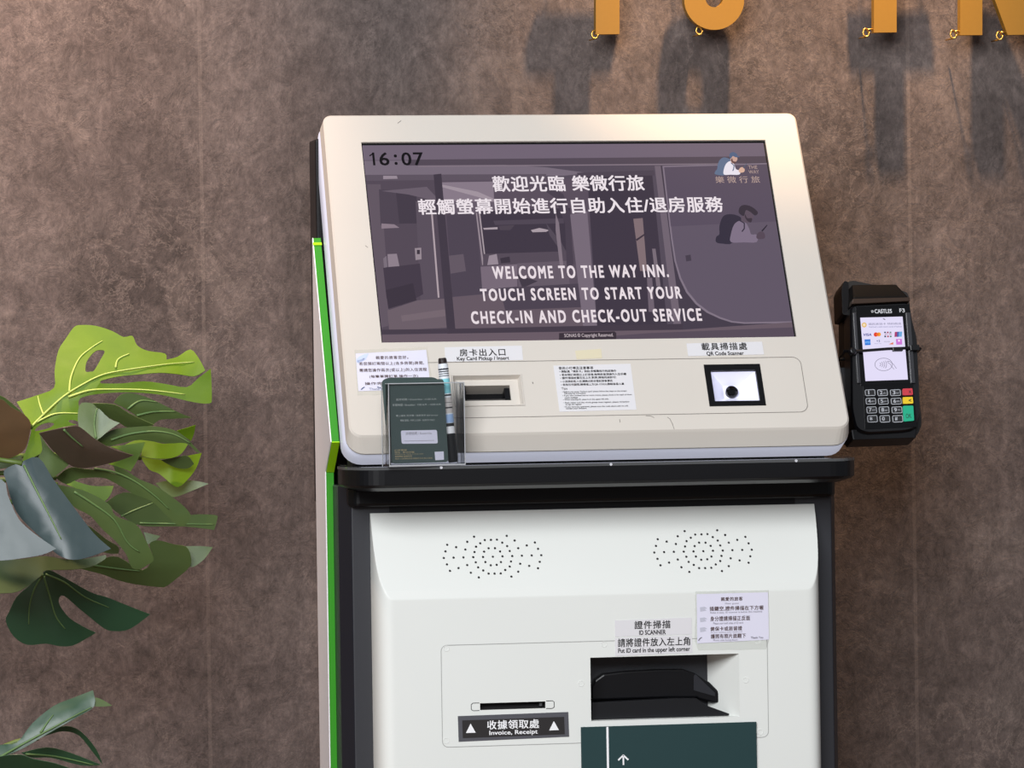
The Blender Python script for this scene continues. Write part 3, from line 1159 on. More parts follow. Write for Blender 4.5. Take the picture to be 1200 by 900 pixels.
def door_w(x, z):
    """How far the door stands out in front of the body at x, z."""
    H = BODY_Y - DOOR_Y
    e = dx - abs(x)
    r_ = H if e >= RAD else H * max(0, 1 - ((RAD - e) / RAD) ** 2.8) ** (1 / 2.8)
    t_ = (zt_d - z) / (zt_d - zs_d)
    if t_ < 1:
        s_ = .003 + (H - .003) * (t_ * 1.03 if t_ < .9 else min(1, .927 + .73 * (t_ - .9)))
        r_ = min(r_, s_)
    return r_


def dpt(x, z):
    return Vector((x, BODY_Y - door_w(x, z), z))


ro = qpx(DOOR, [(691.5, 770.5), (866, 766.2), (867, 839.8), (693, 845)])
RU0, RU1, RV1, RV0 = (ro[0][0] + ro[3][0]) / 2, (ro[1][0] + ro[2][0]) / 2, (ro[0][1] + ro[1][1]) / 2, (ro[2][1] + ro[3][1]) / 2
rs = qpx(DOOR, [(562.5, 824.3), (639, 821.8), (639.3, 829.7), (562.8, 832.2)])
IU0_, IU1_, IV1_, IV0_ = rs[0][0], rs[1][0], (rs[0][1] + rs[1][1]) / 2, (rs[2][1] + rs[3][1]) / 2
xs = {-dx, dx, RU0, RU1, IU0_, IU1_}
for i in range(31):
    a = i / 30 * math.pi / 2
    xs |= {dx - RAD * (1 - math.cos(a)), -dx + RAD * (1 - math.cos(a))}
for i in range(1, 24):
    xs.add(lerp(-dx + RAD, dx - RAD, i / 24))
zs = {zt_d, 0.06, RV0, RV1, IV0_, IV1_, .4, .6}
for i in range(90):
    zs.add(lerp(zt_d, zs_d - .004, i / 89))
xs, zs = sorted(xs), sorted(zs)
b = MB()
inside = lambda x, z: (RU0 < x < RU1 and RV0 < z < RV1) or (IU0_ < x < IU1_ and IV0_ < z < IV1_)
for i in range(len(xs) - 1):
    for j in range(len(zs) - 1):
        if inside((xs[i] + xs[i + 1]) / 2, (zs[j] + zs[j + 1]) / 2):
            continue
        b.face([dpt(xs[i], zs[j]), dpt(xs[i + 1], zs[j]), dpt(xs[i + 1], zs[j + 1]), dpt(xs[i], zs[j + 1])])
for i in range(len(xs) - 1):
    a, c = xs[i], xs[i + 1]
    b.face([dpt(c, zt_d), Vector((c, BODY_Y + .002, zt_d)), Vector((a, BODY_Y + .002, zt_d)), dpt(a, zt_d)])
    b.face([dpt(a, .06), Vector((a, BODY_Y + .002, .06)), Vector((c, BODY_Y + .002, .06)), dpt(c, .06)])
for sx in (-dx, dx):
    b.face([(sx, BODY_Y + .002, .06), (sx, BODY_Y + .002, zt_d), (sx, BODY_Y, zt_d), (sx, BODY_Y, .06)])
door = b.build('front_door', DOORM, K, smooth=True, merge=True)
for p in door.data.polygons:
    p.use_smooth = True
es = door.modifiers.new('edges', 'EDGE_SPLIT')
es.split_angle = math.radians(32)

# speaker holes
PAT = [(870, 370), (850, 330), (880, 330), (904, 345), (915, 368), (908, 395), (888, 408), (860, 410), (835, 395), (824, 371), (829, 346),
       (861, 291), (889, 290), (914, 304), (937, 320), (949, 343), (961, 367), (955, 392), (949, 416), (928, 432), (907, 448), (878, 449),
       (850, 449), (825, 434), (801, 420), (790, 396), (778, 372), (784, 348), (791, 323), (811, 307), (832, 292),
       (782, 276), (750, 300), (741, 336), (732, 373), (750, 409), (767, 445), (804, 467), (698, 325), (686, 374), (709, 423),
       (656, 314), (648, 345), (640, 376), (655, 406), (669, 436), (935, 272), (972, 294), (989, 330), (1006, 365), (998, 403), (989, 440),
       (957, 463), (1029, 317), (1052, 364), (1040, 413), (1067, 303), (1082, 333), (1097, 363), (1090, 394), (1082, 424)]
for cx, cy, lb in ((577.5, 652.5, 'left'), (824.2, 646.0, 'right')):
    b = MB()
    for hx, hy in PAT:
        ax, ay = cx + (hx - 870) / 4, cy + (hy - 370) / 4
        Y = DOOR_Y
        for _ in range(6):
            q = on_y(ax, ay, Y)
            Y = BODY_Y - door_w(q.x, q.z)
        e = .001
        nrm = Vector((-(door_w(q.x + e, q.z) - door_w(q.x - e, q.z)) / (2 * e), -1, -(door_w(q.x, q.z + e) - door_w(q.x, q.z - e)) / (2 * e)))
        nrm = Vector((0, -1, (door_w(q.x, q.z - e) - door_w(q.x, q.z + e)) / (2 * e))).normalized()
        fr = Frame(q, (1, 0, 0), nrm.cross(Vector((1, 0, 0))))
        b.disc(fr, 0, 0, .00135, .0003, 10)
    b.build('speaker_grille', INK, K)['label'] = 'ringed pattern of speaker holes on the %s of the door' % lb

# receipt panel seam and screw caps
b = MB()
sv1 = (DOOR.px(540, 755.2)[1] + DOOR.px(690, 751.4)[1]) / 2
sv0 = (DOOR.px(540, 875.3)[1] + DOOR.px(670, 871.5)[1]) / 2
su0, su1 = DOOR.px(517, 800)[0], DOOR.px(900, 800)[0]
b.ring(DOOR, rrect(su0, su1, sv0, sv1, .007), .0007, .0003)
b.build('receipt_panel', mat('fine_seam_grey', (160, 160, 158), .7), K)['label'] = 'fine rectangular seam around the receipt and scanner panel'
for sx, sy in ((523, 760), (708, 755), (888, 751), (523, 868), (891, 858), (681, 801), (874, 797)):
    b = MB()
    u_, v_ = DOOR.px(sx, sy)
    b.lathe(DOOR.p(u_, v_, -.0002), DOOR.n, [(0, .0036), (.0006, .0034), (.0006, .0028), (.0003, .0026), (.0003, .0001)], 16)
    b.build('screw_cap', DOORM, K)

# receipt slot
b = MB()
isl = rect(IU0_, IU1_, IV0_, IV1_)
PD = lambda ring, w_: [DOOR.p(a, c, w_) for a, c in ring]
b.loft([PD(isl, 0), PD(isl, -.012)])
b.flat(DOOR, isl, -.012)
b.box(DOOR, IU1_ - .006, IU1_ - .003, IV0_ + .002, IV1_ - .002, -.012, -.004, 1)
for sgn, e0 in ((-1, IU0_), (1, IU1_)):
    q = [(e0 + sgn * .001, IV1_ + .0005), (e0 + sgn * .008, IV1_ + .0005), (e0 + sgn * .010, IV1_ - .001), (e0 + sgn * .010, IV0_ + .001), (e0 + sgn * .008, IV0_ - .0005), (e0 + sgn * .001, IV0_ - .0005)]
    b.line(DOOR, q, .0007, .0003, 0)
b.build('receipt_slot', [INK, mat('slot_roller', (70, 70, 72), .4)], K)

rl = sticker('receipt_label', DOOR, [(536.5, 839.2), (666, 834.3), (667, 863.3), (537.5, 869.3)], mat('smoky_tape_film', (84, 84, 90), .3), [], label='black taped label with white lettering under the receipt slot')
b = MB()
b.prism(DOOR, ccw(qpx(DOOR, [(541.5, 844.2), (661, 840), (661.8, 860.5), (542.3, 865)])), .0004, .0006)
b.build('label_strip', mat('label_black', (34, 31, 32), .45), rl)
b = MB()
b.tpx(DOOR, '收據領取處', 571, 631.5, 843.5, 854, .0006, w=.0009, bold=.014, spacing=1.08)
b.tpx(DOOR, 'Invoice, Receipt', 573.5, 630, 855.5, 862, .0006, w=.0009, bold=.016)
for q in ([(546, 859), (557.5, 858.6), (551.5, 848)], [(643.5, 856), (655, 855.5), (649, 845)]):
    b.flat(DOOR, ccw(qpx(DOOR, q, .0009)), .0009)
b.build('printed_text', WHITEP, rl)

sticker('id_label', DOOR, [(720.5, 727.2), (810.5, 723.6), (811, 743.2), (720.7, 746.4)], PAPER,
        [('證件掃描', 743.5, 785.5, 727.3, 736.6, {'bold': .014, 'spacing': 1.15}), ('ID SCANNER', 749, 780, 738.3, 743.6, {'bold': .02})],
        label='upper white label over the ID scanner')
sticker('id_placement_label', DOOR, [(720.7, 747.6), (811, 744.4), (811.5, 765), (721, 769)], PAPER,
        [('請將證件放入左上角', 724, 808.5, 747.4, 757.2, {'bold': .014, 'spacing': 1.08}), ('Put ID card in the upper left corner', 724.5, 808.5, 758.8, 765.6, {'bold': .02})],
        label='lower white label just above the ID scanner opening')
gz = lambda x, y: (805 + x / 10.85, 685 + y / 10.85)
gn = sticker('scan_notice', DOOR, [gz(105, 85), gz(1040, 70), gz(1050, 690), gz(1005, 825), gz(145, 838), gz(100, 720)], TAPE, [], label='lavender paper notice taped on the upper right of the ID scanner')
b = MB()
b.prism(DOOR, ccw(qpx(DOOR, [gz(122, 122), gz(1030, 98), gz(1042, 700), gz(130, 748)])), .0004, .0006)
b.build('notice_paper', PAPERL, gn)
b = MB()


def gl(s_, x0, x1, y0, y1, **k):
    xa, ya = gz(x0, y0)
    xb, yb = gz(x1, y1)
    b.tpx(DOOR, s_, xa, xb, ya, yb, .0006, w=.0009, **k)


gl('親愛的旅客', 432, 708, 158, 206, bold=.016, spacing=1.15)
gl('插鍵空,證件掃描在下方喔', 288, 972, 272, 330, bold=.016, spacing=1.1)
gl('身分證請掃描正反面', 296, 800, 400, 460, bold=.016, spacing=1.1)
gl('健保卡或居留證', 298, 700, 533, 586, bold=.016, spacing=1.1)
gl('護照有照片面翻下', 304, 748, 626, 682, bold=.016, spacing=1.1)
gl('Dear guest', 485, 660, 230, 254, m=1)
gl('Relax it easy, ID scanner is below this machine', 296, 955, 338, 368, m=1)
gl('Please scan both sides of ID card', 335, 712, 476, 502, m=1)
gl('Or your residence card / health card', 300, 700, 596, 616, m=1)
gl('Photo side facing down', 335, 642, 694, 722, m=1)
gl('Thank You', 812, 968, 660, 686, m=1, bold=.02)
for y0 in (290, 425, 550):
    for q in ([(165, y0), (225, y0 - 8), (260, y0 + 14), (225, y0 + 20), (250, y0 + 40), (170, y0 + 55)], ):
        b.flat(DOOR, ccw(qpx(DOOR, [gz(*p) for p in q], .0009)), .0008, m=2)
b.line(DOOR, qpx(DOOR, [gz(148, 712), gz(165, 688), gz(188, 672)], .0009), .0012, .0009, m=1)
b.build('printed_text', [INKB, INKG, mat('pale_grey_print', (186, 186, 200), .7)], gn)

# ID scanner niche
b = MB()
DEP = .062
r0 = rect(RU0, RU1, RV0, RV1)
rb_ = [(RU0 + .002, RV0), (RU1 - .040, RV0 + .0), (RU1 - .040, RV1 - .001), (RU0 + .002, RV1 - .001)]
b.loft([PD(r0, 0), PD(rb_, -DEP)])
b.flat(DOOR, rb_, -DEP)
niche = b.build('scanner_niche', DOORM, K)
niche['label'] = 'deep white niche that holds the ID scanner'
b = MB()
c_ = -.035
hood = ccw(qpx(DOOR, [(692.5, 806), (697, 796), (706, 789.5), (730, 786.5), (770, 784.3), (800, 784), (812, 788), (830, 799), (843, 812), (846, 818), (843.5, 823.5), (835, 823), (817, 818.5), (815, 817), (780, 817), (693, 820)], c_))
b.prism(DOOR, hood, -.07, -.028)
b.build('scanner_hood', BLACK, niche, bevel=.002)
b = MB()
lo = ccw(qpx(DOOR, [(692.5, 823), (790, 818), (815, 818), (826, 826), (858, 838.5), (866, 841), (692.5, 846)], -.02))
lo = [(min(a, RU1 - .004), max(c, RV0 + .0005)) for a, c in lo]
b.prism(DOOR, lo, -.07, -.014)
b.build('scanner_bed', mat('scanner_bed_black', (20, 21, 24), .3), niche, bevel=.0012)
b = MB()
pn = ccw(qpx(DOOR, [(813, 793), (815, 790), (838, 812), (838, 816), (813, 809)], -.027))
b.prism(DOOR, pn, -.0285, -.027)
b.build('hood_facet', mat('hood_facet_grey', (36, 37, 42), .35), niche)

# petrol green arrow board fixed to the door
gq = qpx(DOOR, [(681, 852), (886.5, 846.2), (888, 1010), (683, 1016)], .003)
b = MB()
GU0, GU1, GV1 = gq[0][0], gq[1][0], (gq[0][1] + gq[1][1]) / 2
b.box(DOOR, GU0, GU1, GV1 - .17, GV1, .0, .003)
gb = b.build('arrow_board', PETROL, K, bevel=.0004)
gb['label'] = 'petrol green board with a white arrow below the ID scanner'
b = MB()
lx = DOOR.px(712, 870, .003)[0]
b.flat(DOOR, rect(lx - .0012, lx + .0012, GV1 - .17, GV1 - .0004), .0033)
ar = lambda x, y: DOOR.px(x, y, .0033)
b.line(DOOR, [ar(730.6, 896), ar(730.4, 885.5)], .0018, .0033)
b.line(DOOR, [ar(724.8, 890.6), ar(730.4, 885), ar(736, 890.2)], .0018, .0034)
b.build('arrow_print', WHITEP, gb)

# ------------------------------------------------------------------ acrylic holder on the tray, card sleeves, marker
hc = on_y(497, 546, -0.146)
HZ = TRAY_Z + .0003
ya = -math.radians(7)
H = Frame((hc.x, -0.152, HZ), (math.cos(ya), -math.sin(ya) * -1, 0), (-math.sin(math.radians(4)) * 0, 0.05, 1))
H = Frame((hc.x, -0.1505, HZ), (math.cos(ya), -math.sin(ya), 0), (0, 0, 1))
H.n = H.u.cross(H.v)
hu0, hu1 = H.px(458, 500, .016)[0] - .002, H.px(544.5, 500, .016)[0]
hh = H.px(500, 449, .016)[1]
holder = thing('acrylic_holder', 'clear acrylic holder of dark card sleeves and a marker standing on the black tray', 'holder', H.p(0, 0, 0))
t_ = .0022
for nm, args in (('front_pane', (hu0, hu1, 0, hh, .014, .014 + t_)), ('back_pane', (hu0, hu1, 0, hh + .002, -.013, -.013 + t_)),
                 ('side_pane', (hu0, hu0 + t_, 0, hh, -.013 + t_, .014)), ('side_pane', (hu1 - t_, hu1, 0, hh, -.013 + t_, .014)),
                 ('base_pane', (hu0 + t_, hu1 - t_, 0, t_, -.013 + t_, .014))):
    b = MB()
    b.box(H, *args)
    b.build(nm, ACRY, holder)
b = MB()
for u_ in (hu0, hu1):
    for w_ in (.014 + t_, -.013):
        b.tube([H.p(u_, 0, w_), H.p(u_, hh, w_)], .0005, 8)
b.tube([H.p(hu0, hh, .014 + t_), H.p(hu1, hh, .014 + t_)], .0006, 8)
b.tube([H.p(hu0, hh, -.013), H.p(hu0, hh, .014 + t_)], .0006, 8)
b.tube([H.p(hu1, hh, -.013), H.p(hu1, hh, .014 + t_)], .0006, 8)
b.tube([H.p(hu0, .001, .014 + t_), H.p(hu1, .001, .014 + t_)], .0009, 8)
b.build('polished_edge', mat('polished_acrylic_edge', (176, 178, 182), .2), holder)


def sleeve(quad, c, thick, label, text):
    q = ccw(qpx(H, quad, c))
    q = round_poly(q, .004)
    lo_ = min(p[1] for p in q)
    q = [(p[0], max(p[1], t_ + .0004)) for p in q]
    root = thing('card_sleeve', label, 'card', H.p(q[0][0], t_ + .0004, c), 'card sleeves in the acrylic holder')
    bb = MB()
    bb.prism(H, q, c - thick, c)
    cb = bb.build('sleeve_body', SLEEVE, root)
    if text:
        bb = MB()
        cc = c
        kz = lambda x, y: (400 + x / 5.29, 390 + y / 5.29)
        for s_, x0, x1, y0, y1 in (('退房時間 / Check Out : 11:00 A.M.', 338, 590, 405, 419), ('早餐時間 / Breakfast : 7:00 A.M. - 10:00 A.M.', 316, 618, 438, 453),
                                   ('樓上備有 洗衣機 / 自助洗衣 Self Service', 338, 598, 506, 518), ('無線 網路 : WIFI LOGIN - GUESTS ONLY', 365, 580, 535, 548)):
            xa, ya_ = kz(x0, y0)
            xb, yb_ = kz(x1, y1)
            bb.tpx(H, s_, xa, xb, ya_, yb_, cc, w=cc + .0003, m=1)
        bb.flat(H, ccw(round_poly(qpx(H, [kz(368, 606), kz(592, 602), kz(598, 686), kz(374, 688)], cc), .002)), cc + .0003, m=0)
        bb.tpx(H, '房間號碼 / Room No.', *[kz(398, 0)[0], kz(562, 0)[0]], kz(0, 614)[1], kz(0, 632)[1], cc, w=cc + .0005, m=2)
        bb.line(H, qpx(H, [kz(388, 671), kz(575, 667)], cc), .0004, cc + .0005, m=2)
        for s_, x0, x1, y0, y1 in (('訂房專線', 330, 405, 722, 733), ('地址 : 歡迎光臨', 330, 452, 735, 746), ('Welcome, have a nice stay', 330, 508, 748, 756), ('客服專線 服務時間', 332, 436, 760, 771), ('請於入住期間妥善保管房卡及個人物品', 332, 565, 774, 783)):
            xa, ya_ = kz(x0, y0)
            xb, yb_ = kz(x1, y1)
            bb.tpx(H, s_, xa, xb, ya_, yb_, cc, w=cc + .0003, m=3)
        bb.flat(H, ccw(qpx(H, [kz(578, 738), kz(634, 735), kz(636, 787), kz(582, 790)], cc)), cc + .0003, m=0)
        bb.build('sleeve_print', [PAPERL, mat('pale_grey_text', (176, 182, 180), .7), INKG, mat('tan_text', (178, 160, 120), .7)], root)
    return root


sleeve([(456, 448.5), (520, 444), (525.5, 541.5), (459.5, 543.5)], .0125, .0012, 'dark green card sleeve with a white name panel in front in the acrylic holder', True)
sleeve([(447.5, 446), (455, 442.5), (509, 442), (518, 448), (524, 541), (456, 543)], .0035, .0012, 'plain dark green card sleeve behind the one with the white panel', False)

pa, pb = on_y(518.2, 419.5, -.146), on_y(531, 540, -.150)
pb = Vector((pb.x, pb.y, HZ + t_ + .001))
ax = (pa - pb)
Lp = ax.length
pen = thing('marker_pen', 'white and blue marker pen with black cap upside down in the acrylic holder', 'pen', pb)
r_ = .0056
prt = lambda lo, hi, prof, nm, mm: None


def pen_part(nm, prof, mm, parent=pen):
    bb = MB()
    bb.lathe(pb, ax, [(h * Lp, r) for h, r in prof], 20)
    return bb.build(nm, mm, parent, smooth=False, merge=True)


pen_part('cap', [(0, r_ * .82), (.02, r_ * .96), (.27, r_ * 1.06), (.275, r_ * .9)], mat('cap_black', (10, 10, 12), .5, spec=.15))
pen_part('collar', [(.275, r_ * .9), (.278, r_ * .98), (.34, r_ * .95), (.345, r_ * .9)], WHITEP)
pen_part('ring_band', [(.345, r_ * .96), (.375, r_ * .97)], INK)
bar = pen_part('barrel', [(.375, r_ * .93), (.38, r_ * .98), (.9, r_), (.945, r_ * .97)], mat('barrel_white', (226, 230, 236), .3))
for lo_, hi_, col in ((.38, .46, (150, 180, 220)), (.66, .80, (130, 205, 215)), (.47, .62, (196, 190, 186)), (.865, .875, (30, 34, 46)), (.845, .852, (30, 34, 46)), (.825, .832, (30, 34, 46)), (.885, .9, (30, 34, 46)), (.635, .65, (40, 38, 40)), (.51, .53, (60, 56, 58)), (.56, .575, (60, 56, 58))):
    pen_part('barrel_print', [(lo_, r_ * 1.015), (hi_, r_ * 1.02)], mat('print_%d_%d_%d' % col, col, .4), bar)
pen_part('end_plug', [(.945, r_ * .9), (.948, r_ * .86), (.985, r_ * .84), (1.0, r_ * .7)], mat('plug_brown_black', (36, 26, 26), .4))

# ------------------------------------------------------------------ payment terminal
T_TILT = math.radians(16)
TO = on_y(1036, 420, 0.0)
T = Frame(TO, (1, 0, 0), (0, math.sin(T_TILT), math.cos(T_TILT)))
term = thing('payment_terminal', 'black card payment terminal with lit white screen mounted on the right of the kiosk', 'card terminal', TO)
TB = mat('terminal_black', (15, 15, 18), .3, spec=.5)
b = MB()
fo = ccw(qpx(T, [(997, 357), (1066.5, 353.5), (1070, 375), (1075.5, 395), (1078, 450), (1079, 485), (1072, 503), (1060, 505.5), (1015, 508), (1003, 503), (998, 480)], 0))
fo = round_poly(fo, .006, 3)
fb = [(a * .97 + .001, c * .99) for a, c in fo]
pt = lambda ring, w_: [T.p(a, c, w_) for a, c in ring]
b.loft([pt(fb, -.04), pt(fo, -.03), pt(fo, -.004), pt([(a * .96, c * .975 - .0005) for a, c in fo], 0)], True, True)
body = b.build('terminal_body', TB, term, merge=True)
b = MB()
pc = qpx(T, [(1000, 349), (1058.5, 346.5), (1053, 330), (1001, 330.5)], 0)
q0 = qpx(T, [(998, 357.5), (1066.5, 354), (1064, 349), (999, 350)], 0)
b.loft([[T.p(*q0[0], -.03), T.p(*q0[1], -.03), T.p(*q0[1], 0.0), T.p(*q0[0], 0.0)],
        [T.p(*q0[3], -.03), T.p(*q0[2], -.03), T.p(*q0[2], .003), T.p(*q0[3], .003)],
        [T.p(pc[3][0] - .001, pc[3][1], -.05), T.p(pc[2][0] + .001, pc[2][1], -.05), T.p(pc[2][0], pc[2][1], -.010), T.p(pc[3][0], pc[3][1], -.010)]], True, True)
b.build('printer_cover', mat('cover_black_matte', (10, 9, 10), .6, spec=.15), term, bevel=.002)
b = MB()
q = qpx(T, [(998, 356.5), (1066.5, 353), (1066, 348.5), (999, 350.5)], .003)
b.prism(T, ccw(q), -.01, .0042)
b.build('paper_cutter', mat('cutter_painted_sheen', (72, 58, 50), .25, metal=.4), term, bevel=.0008)  # brown reflection along this ridge is put into its base colour
b = MB()
q = qpx(T, [(1003, 359.5), (1066, 356.5), (1071.5, 449.5), (1009, 452)], .001)
b.prism(T, ccw(q), -.001, .0008)
glass = b.build('display_glass', BLACKG, term)
for xa, xb, xc, xd in ((999.5, 1003.5, 1009, 1005), (1061.5, 1067, 1073, 1067.5)):
    b = MB()
    b.prism(T, ccw(qpx(T, [(xa, 366), (xb, 366), (xc, 449), (xd, 449)], .0025)), 0, .0026)
    b.build('side_rail', mat('rail_grey', (52, 52, 56), .3), term, bevel=.0007)
b = MB()
b.tpx(T, 'CASTLES', 1025, 1045, 362.4, 367, .001, w=.0012, bold=.03)
b.tpx(T, 'F3', 1054, 1060, 361.6, 366, .001, w=.0012, bold=.02)
u_, v_ = T.px(1022.3, 365, .001)
for k_ in (.0016, .0009):
    b.ring(T, ccw([(u_ + k_ * math.cos(a * math.pi / 8), v_ + k_ * math.sin(a * math.pi / 8)) for a in range(16)]), .0004, .0012)
b.build('brand_print', mat('print_light_grey', (190, 192, 196), .5), glass)
# lit display
b = MB()
dq = ccw(qpx(T, [(1008, 372.3), (1057.7, 371), (1064, 444.8), (1014.2, 446.6)], .001))
b.flat(T, dq, .0011)
disp = b.build('display', glow((222, 216, 242), 1.05), term)
b, pal = MB(), []
iy = lambda x, y: (1000 + x / 15, 355 + y / 15)


def tp(pts, rgb, w_=.00125, raw=False):
    mm = glow(rgb)
    if mm not in pal:
        pal.append(mm)
    b.flat(T, ccw(qpx(T, pts if raw else [iy(*p) for p in pts], .001)), w_, m=pal.index(mm))


def tcirc(x, y, r, rgb, w_=.00125, sq_=1.0):
    tp([(x + r * math.cos(a * math.pi / 10), y + r * sq_ * math.sin(a * math.pi / 10)) for a in range(20)], rgb, w_)


def ttext(s_, x0, x1, y0, y1, rgb, w_=.0014, **k):
    mm = glow(rgb)
    if mm not in pal:
        pal.append(mm)
    xa, ya_ = iy(x0, y0)
    xb, yb_ = iy(x1, y1)
    b.tpx(T, s_, xa, xb, ya_, yb_, .001, w=w_, m=pal.index(mm), **k)


tcirc(190, 388, 44, (226, 186, 110)); tcirc(190, 388, 24, (244, 224, 190), .00135)
ttext('國民旅遊卡 特約商店', 268, 840, 350, 388, (110, 108, 140))
ttext('National credit travel cards of taiwan', 275, 850, 405, 432, (120, 120, 165))
tp([(510, 272), (545, 278), (570, 296), (540, 296)], (90, 90, 110))
ttext('VISA', 178, 315, 538, 582, (60, 66, 150), slant=.2, bold=.02)
tcirc(395, 556, 38, (226, 60, 40)); tcirc(448, 554, 36, (240, 160, 50), .00135)
tp([(408, 528), (434, 528), (446, 555), (434, 582), (408, 582), (396, 555)], (236, 110, 40), .0014)
for i, (cA, cB) in enumerate((((50, 60, 90), (40, 60, 80)), ((160, 60, 90), (180, 60, 80)), ((100, 130, 120), (70, 130, 100)))):
    x_ = 540 + i * 48
    tp([(x_, 508), (x_ + 30, 506), (x_ + 32, 528), (x_ + 2, 530)], cA)
    tp([(x_ + 4, 578), (x_ + 34, 576), (x_ + 36, 602), (x_ + 6, 604)], cB)
ttext('JCB', 545, 672, 534, 572, (190, 150, 175), bold=.02)
tp([(728, 510), (770, 508), (766, 596), (722, 598)], (170, 60, 110)); tp([(765, 508), (815, 506), (810, 596), (762, 598)], (70, 100, 170)); tp([(800, 506), (858, 504), (850, 594), (795, 596)], (110, 170, 220), .0013)
tp([(195, 642), (298, 638), (304, 740), (202, 745)], (50, 120, 215)); ttext('AMEX', 204, 298, 676, 712, (130, 190, 250), bold=.02)
ttext('+3', 405, 465, 650, 690, (70, 76, 130), bold=.01); ttext('SMART PAY', 368, 495, 708, 724, (150, 150, 190))
ttext('DISCOVER', 540, 640, 672, 692, (120, 120, 130)); tp([(620, 728), (700, 690), (702, 732)], (226, 120, 90))
tp([(748, 636), (852, 632), (858, 732), (754, 736)], (206, 120, 214)); tp([(782, 655), (800, 645), (820, 655), (820, 680), (785, 682)], (250, 226, 250), .00135)
b.build('card_marks', pal, disp)
b = MB()
cz = lambda x, y: (900 + x / 5, 300 + y / 5)
cc_ = [cz(677 + 51 * math.cos(a * math.pi / 14), 636 + 37 * math.sin(a * math.pi / 14)) for a in range(28)]
b.line(T, qpx(T, cc_ + [cc_[0]], .001), .0005, .0014)
for i in range(4):
    x_ = 655 + i * 11
    r = 10 + i * 4
    b.line(T, qpx(T, [cz(x_, 636 - r), cz(x_ + 5, 636 - r * .4), cz(x_ + 6, 636), cz(x_ + 5, 636 + r * .4), cz(x_, 636 + r)], .001), .0005, .0014)
b.line(T, qpx(T, [cz(752, 660), cz(735, 635), cz(715, 620), cz(700, 616), cz(700, 624), cz(716, 634), cz(722, 646), cz(738, 664)], .001), .0005, .0014)
b.build('contactless_mark', glow((112, 108, 128)), disp)
# keypad
b = MB()
b.prism(T, ccw(qpx(T, [(1012, 451), (1070, 448.5), (1075, 500), (1014, 503)], .001)), -.001, .0006)
pad = b.build('keypad_bed', BLACKG, term)
KEYM = mat('key_black', (26, 26, 29), .4)
leg = mat('key_legend', (176, 178, 184), .5)
rows = ((456.3, 463.8), (466.2, 473.8), (476.4, 484.2), (486.6, 494.8))
cols_ = ((1013.8, 1025.6), (1028.3, 1040.2), (1043.2, 1055.4))
names = (('1', '2abc', '3def'), ('4ghi', '5jkl', '6mno'), ('7pqrs', '8tuv', '9wxyz'), ('*', '0', '#'))
for ri, (ya_, yb_) in enumerate(rows):
    for ci, (xa, xb) in enumerate(cols_):
        dxp = ri * .9
        q = ccw(qpx(T, [(xa + dxp - .4, ya_ + .4), (xb + dxp - .4, ya_ - .1), (xb + dxp + .4, yb_ - .1), (xa + dxp + .4, yb_ + .4)], .002))
        q = round_poly(q, .0018, 3)
        b = MB()
        b.prism(T, q, .0005, .002)
        ky = b.build('key', KEYM, term)
        b = MB()
        b.ring(T, q, .0007, .0022)
        lt = names[ri][ci]
        xm, ym = (xa + xb) / 2 + dxp, (ya_ + yb_) / 2
        b.tpx(T, lt[0], *((xm - 2.2, xm - 1.3) if lt[0] == '1' else (xm - 3.2, xm - .2)), ym - 2.1, ym + 2.1, .002, w=.0022, bold=.02)
        if len(lt) > 1:
            b.tpx(T, lt[1:], xm + .6, xm + 4.2, ym - .6, ym + 1.4, .002, w=.0022)
        b.build('key_legend', leg, ky)
for nm, q, rgb, lt in (('key', [(1057.5, 455.4), (1069.3, 455), (1070, 462.8), (1058, 463.3)], (196, 54, 66), 'X'),
                       ('key', [(1057.8, 465.4), (1069.7, 465), (1070.3, 472.8), (1058.3, 473.3)], (232, 196, 30), '<'),
                       ('key', [(1058, 475.6), (1070.2, 475.2), (1071.3, 493), (1058.9, 494)], (20, 168, 128), 'OK')):
    b = MB()
    qq = round_poly(ccw(qpx(T, q, .0025)), .0014, 3)
    b.prism(T, qq, .0005, .0025)
    ky = b.build(nm, mat('key_%d_%d_%d' % rgb, rgb, .4), term)
    ky['label'] = {'X': 'red cancel key', '<': 'yellow correction key', 'OK': 'tall green confirm key'}[lt]
    b = MB()
    if lt == 'OK':
        b.tpx(T, 'OK', 1061.5, 1068, 484.8, 490, .0025, w=.0027)
    else:
        yy = 459.2 if lt == 'X' else 469.2
        b.tpx(T, lt, 1064.8, 1067.8, yy - 1.5, yy + 1.5, .0025, w=.0027, bold=.02)
    b.build('key_legend', INK, ky)
# cable tie round the terminal
b = MB()
tz_ = [(990, 411.5, -.006), (999, 412, .004), (1012, 411, .0055), (1040, 408.8, .0055), (1070, 407.6, .0045), (1078.5, 408.5, -.006)]
P3 = [T.p(*T.px(x, y, w_), w_) for x, y, w_ in tz_]
b.tube(P3, .0018, 8)
back_ = [P3[-1], P3[-1] - T.n * .03, P3[0] - T.n * .034, P3[0]]
b.tube(back_, .0018, 8)
tie = b.build('cable_tie', TB, term)
b = MB()
cu_, cv_ = T.px(1051.5, 409.5, .0055)
b.box(T, cu_ - .006, cu_ + .006, cv_ - .0025, cv_ + .0022, .004, .0085)
b.build('tie_buckle', TB, tie, bevel=.0006)
b = MB()
cu_, cv_ = T.px(1072, 408, .004)
b.box(T, cu_ - .006, cu_ + .005, cv_ - .0032, cv_ + .0032, .001, .007)
b.build('tie_tail', TB, tie, bevel=.0006)
b = MB()
cu_, cv_ = T.px(999, 412, .004)
b.lathe(T.p(cu_, cv_, -.002), T.n, [(0, .004), (.008, .0045), (.010, .003)], 12)
b.build('tie_knob', TB, tie, bevel=.0006)
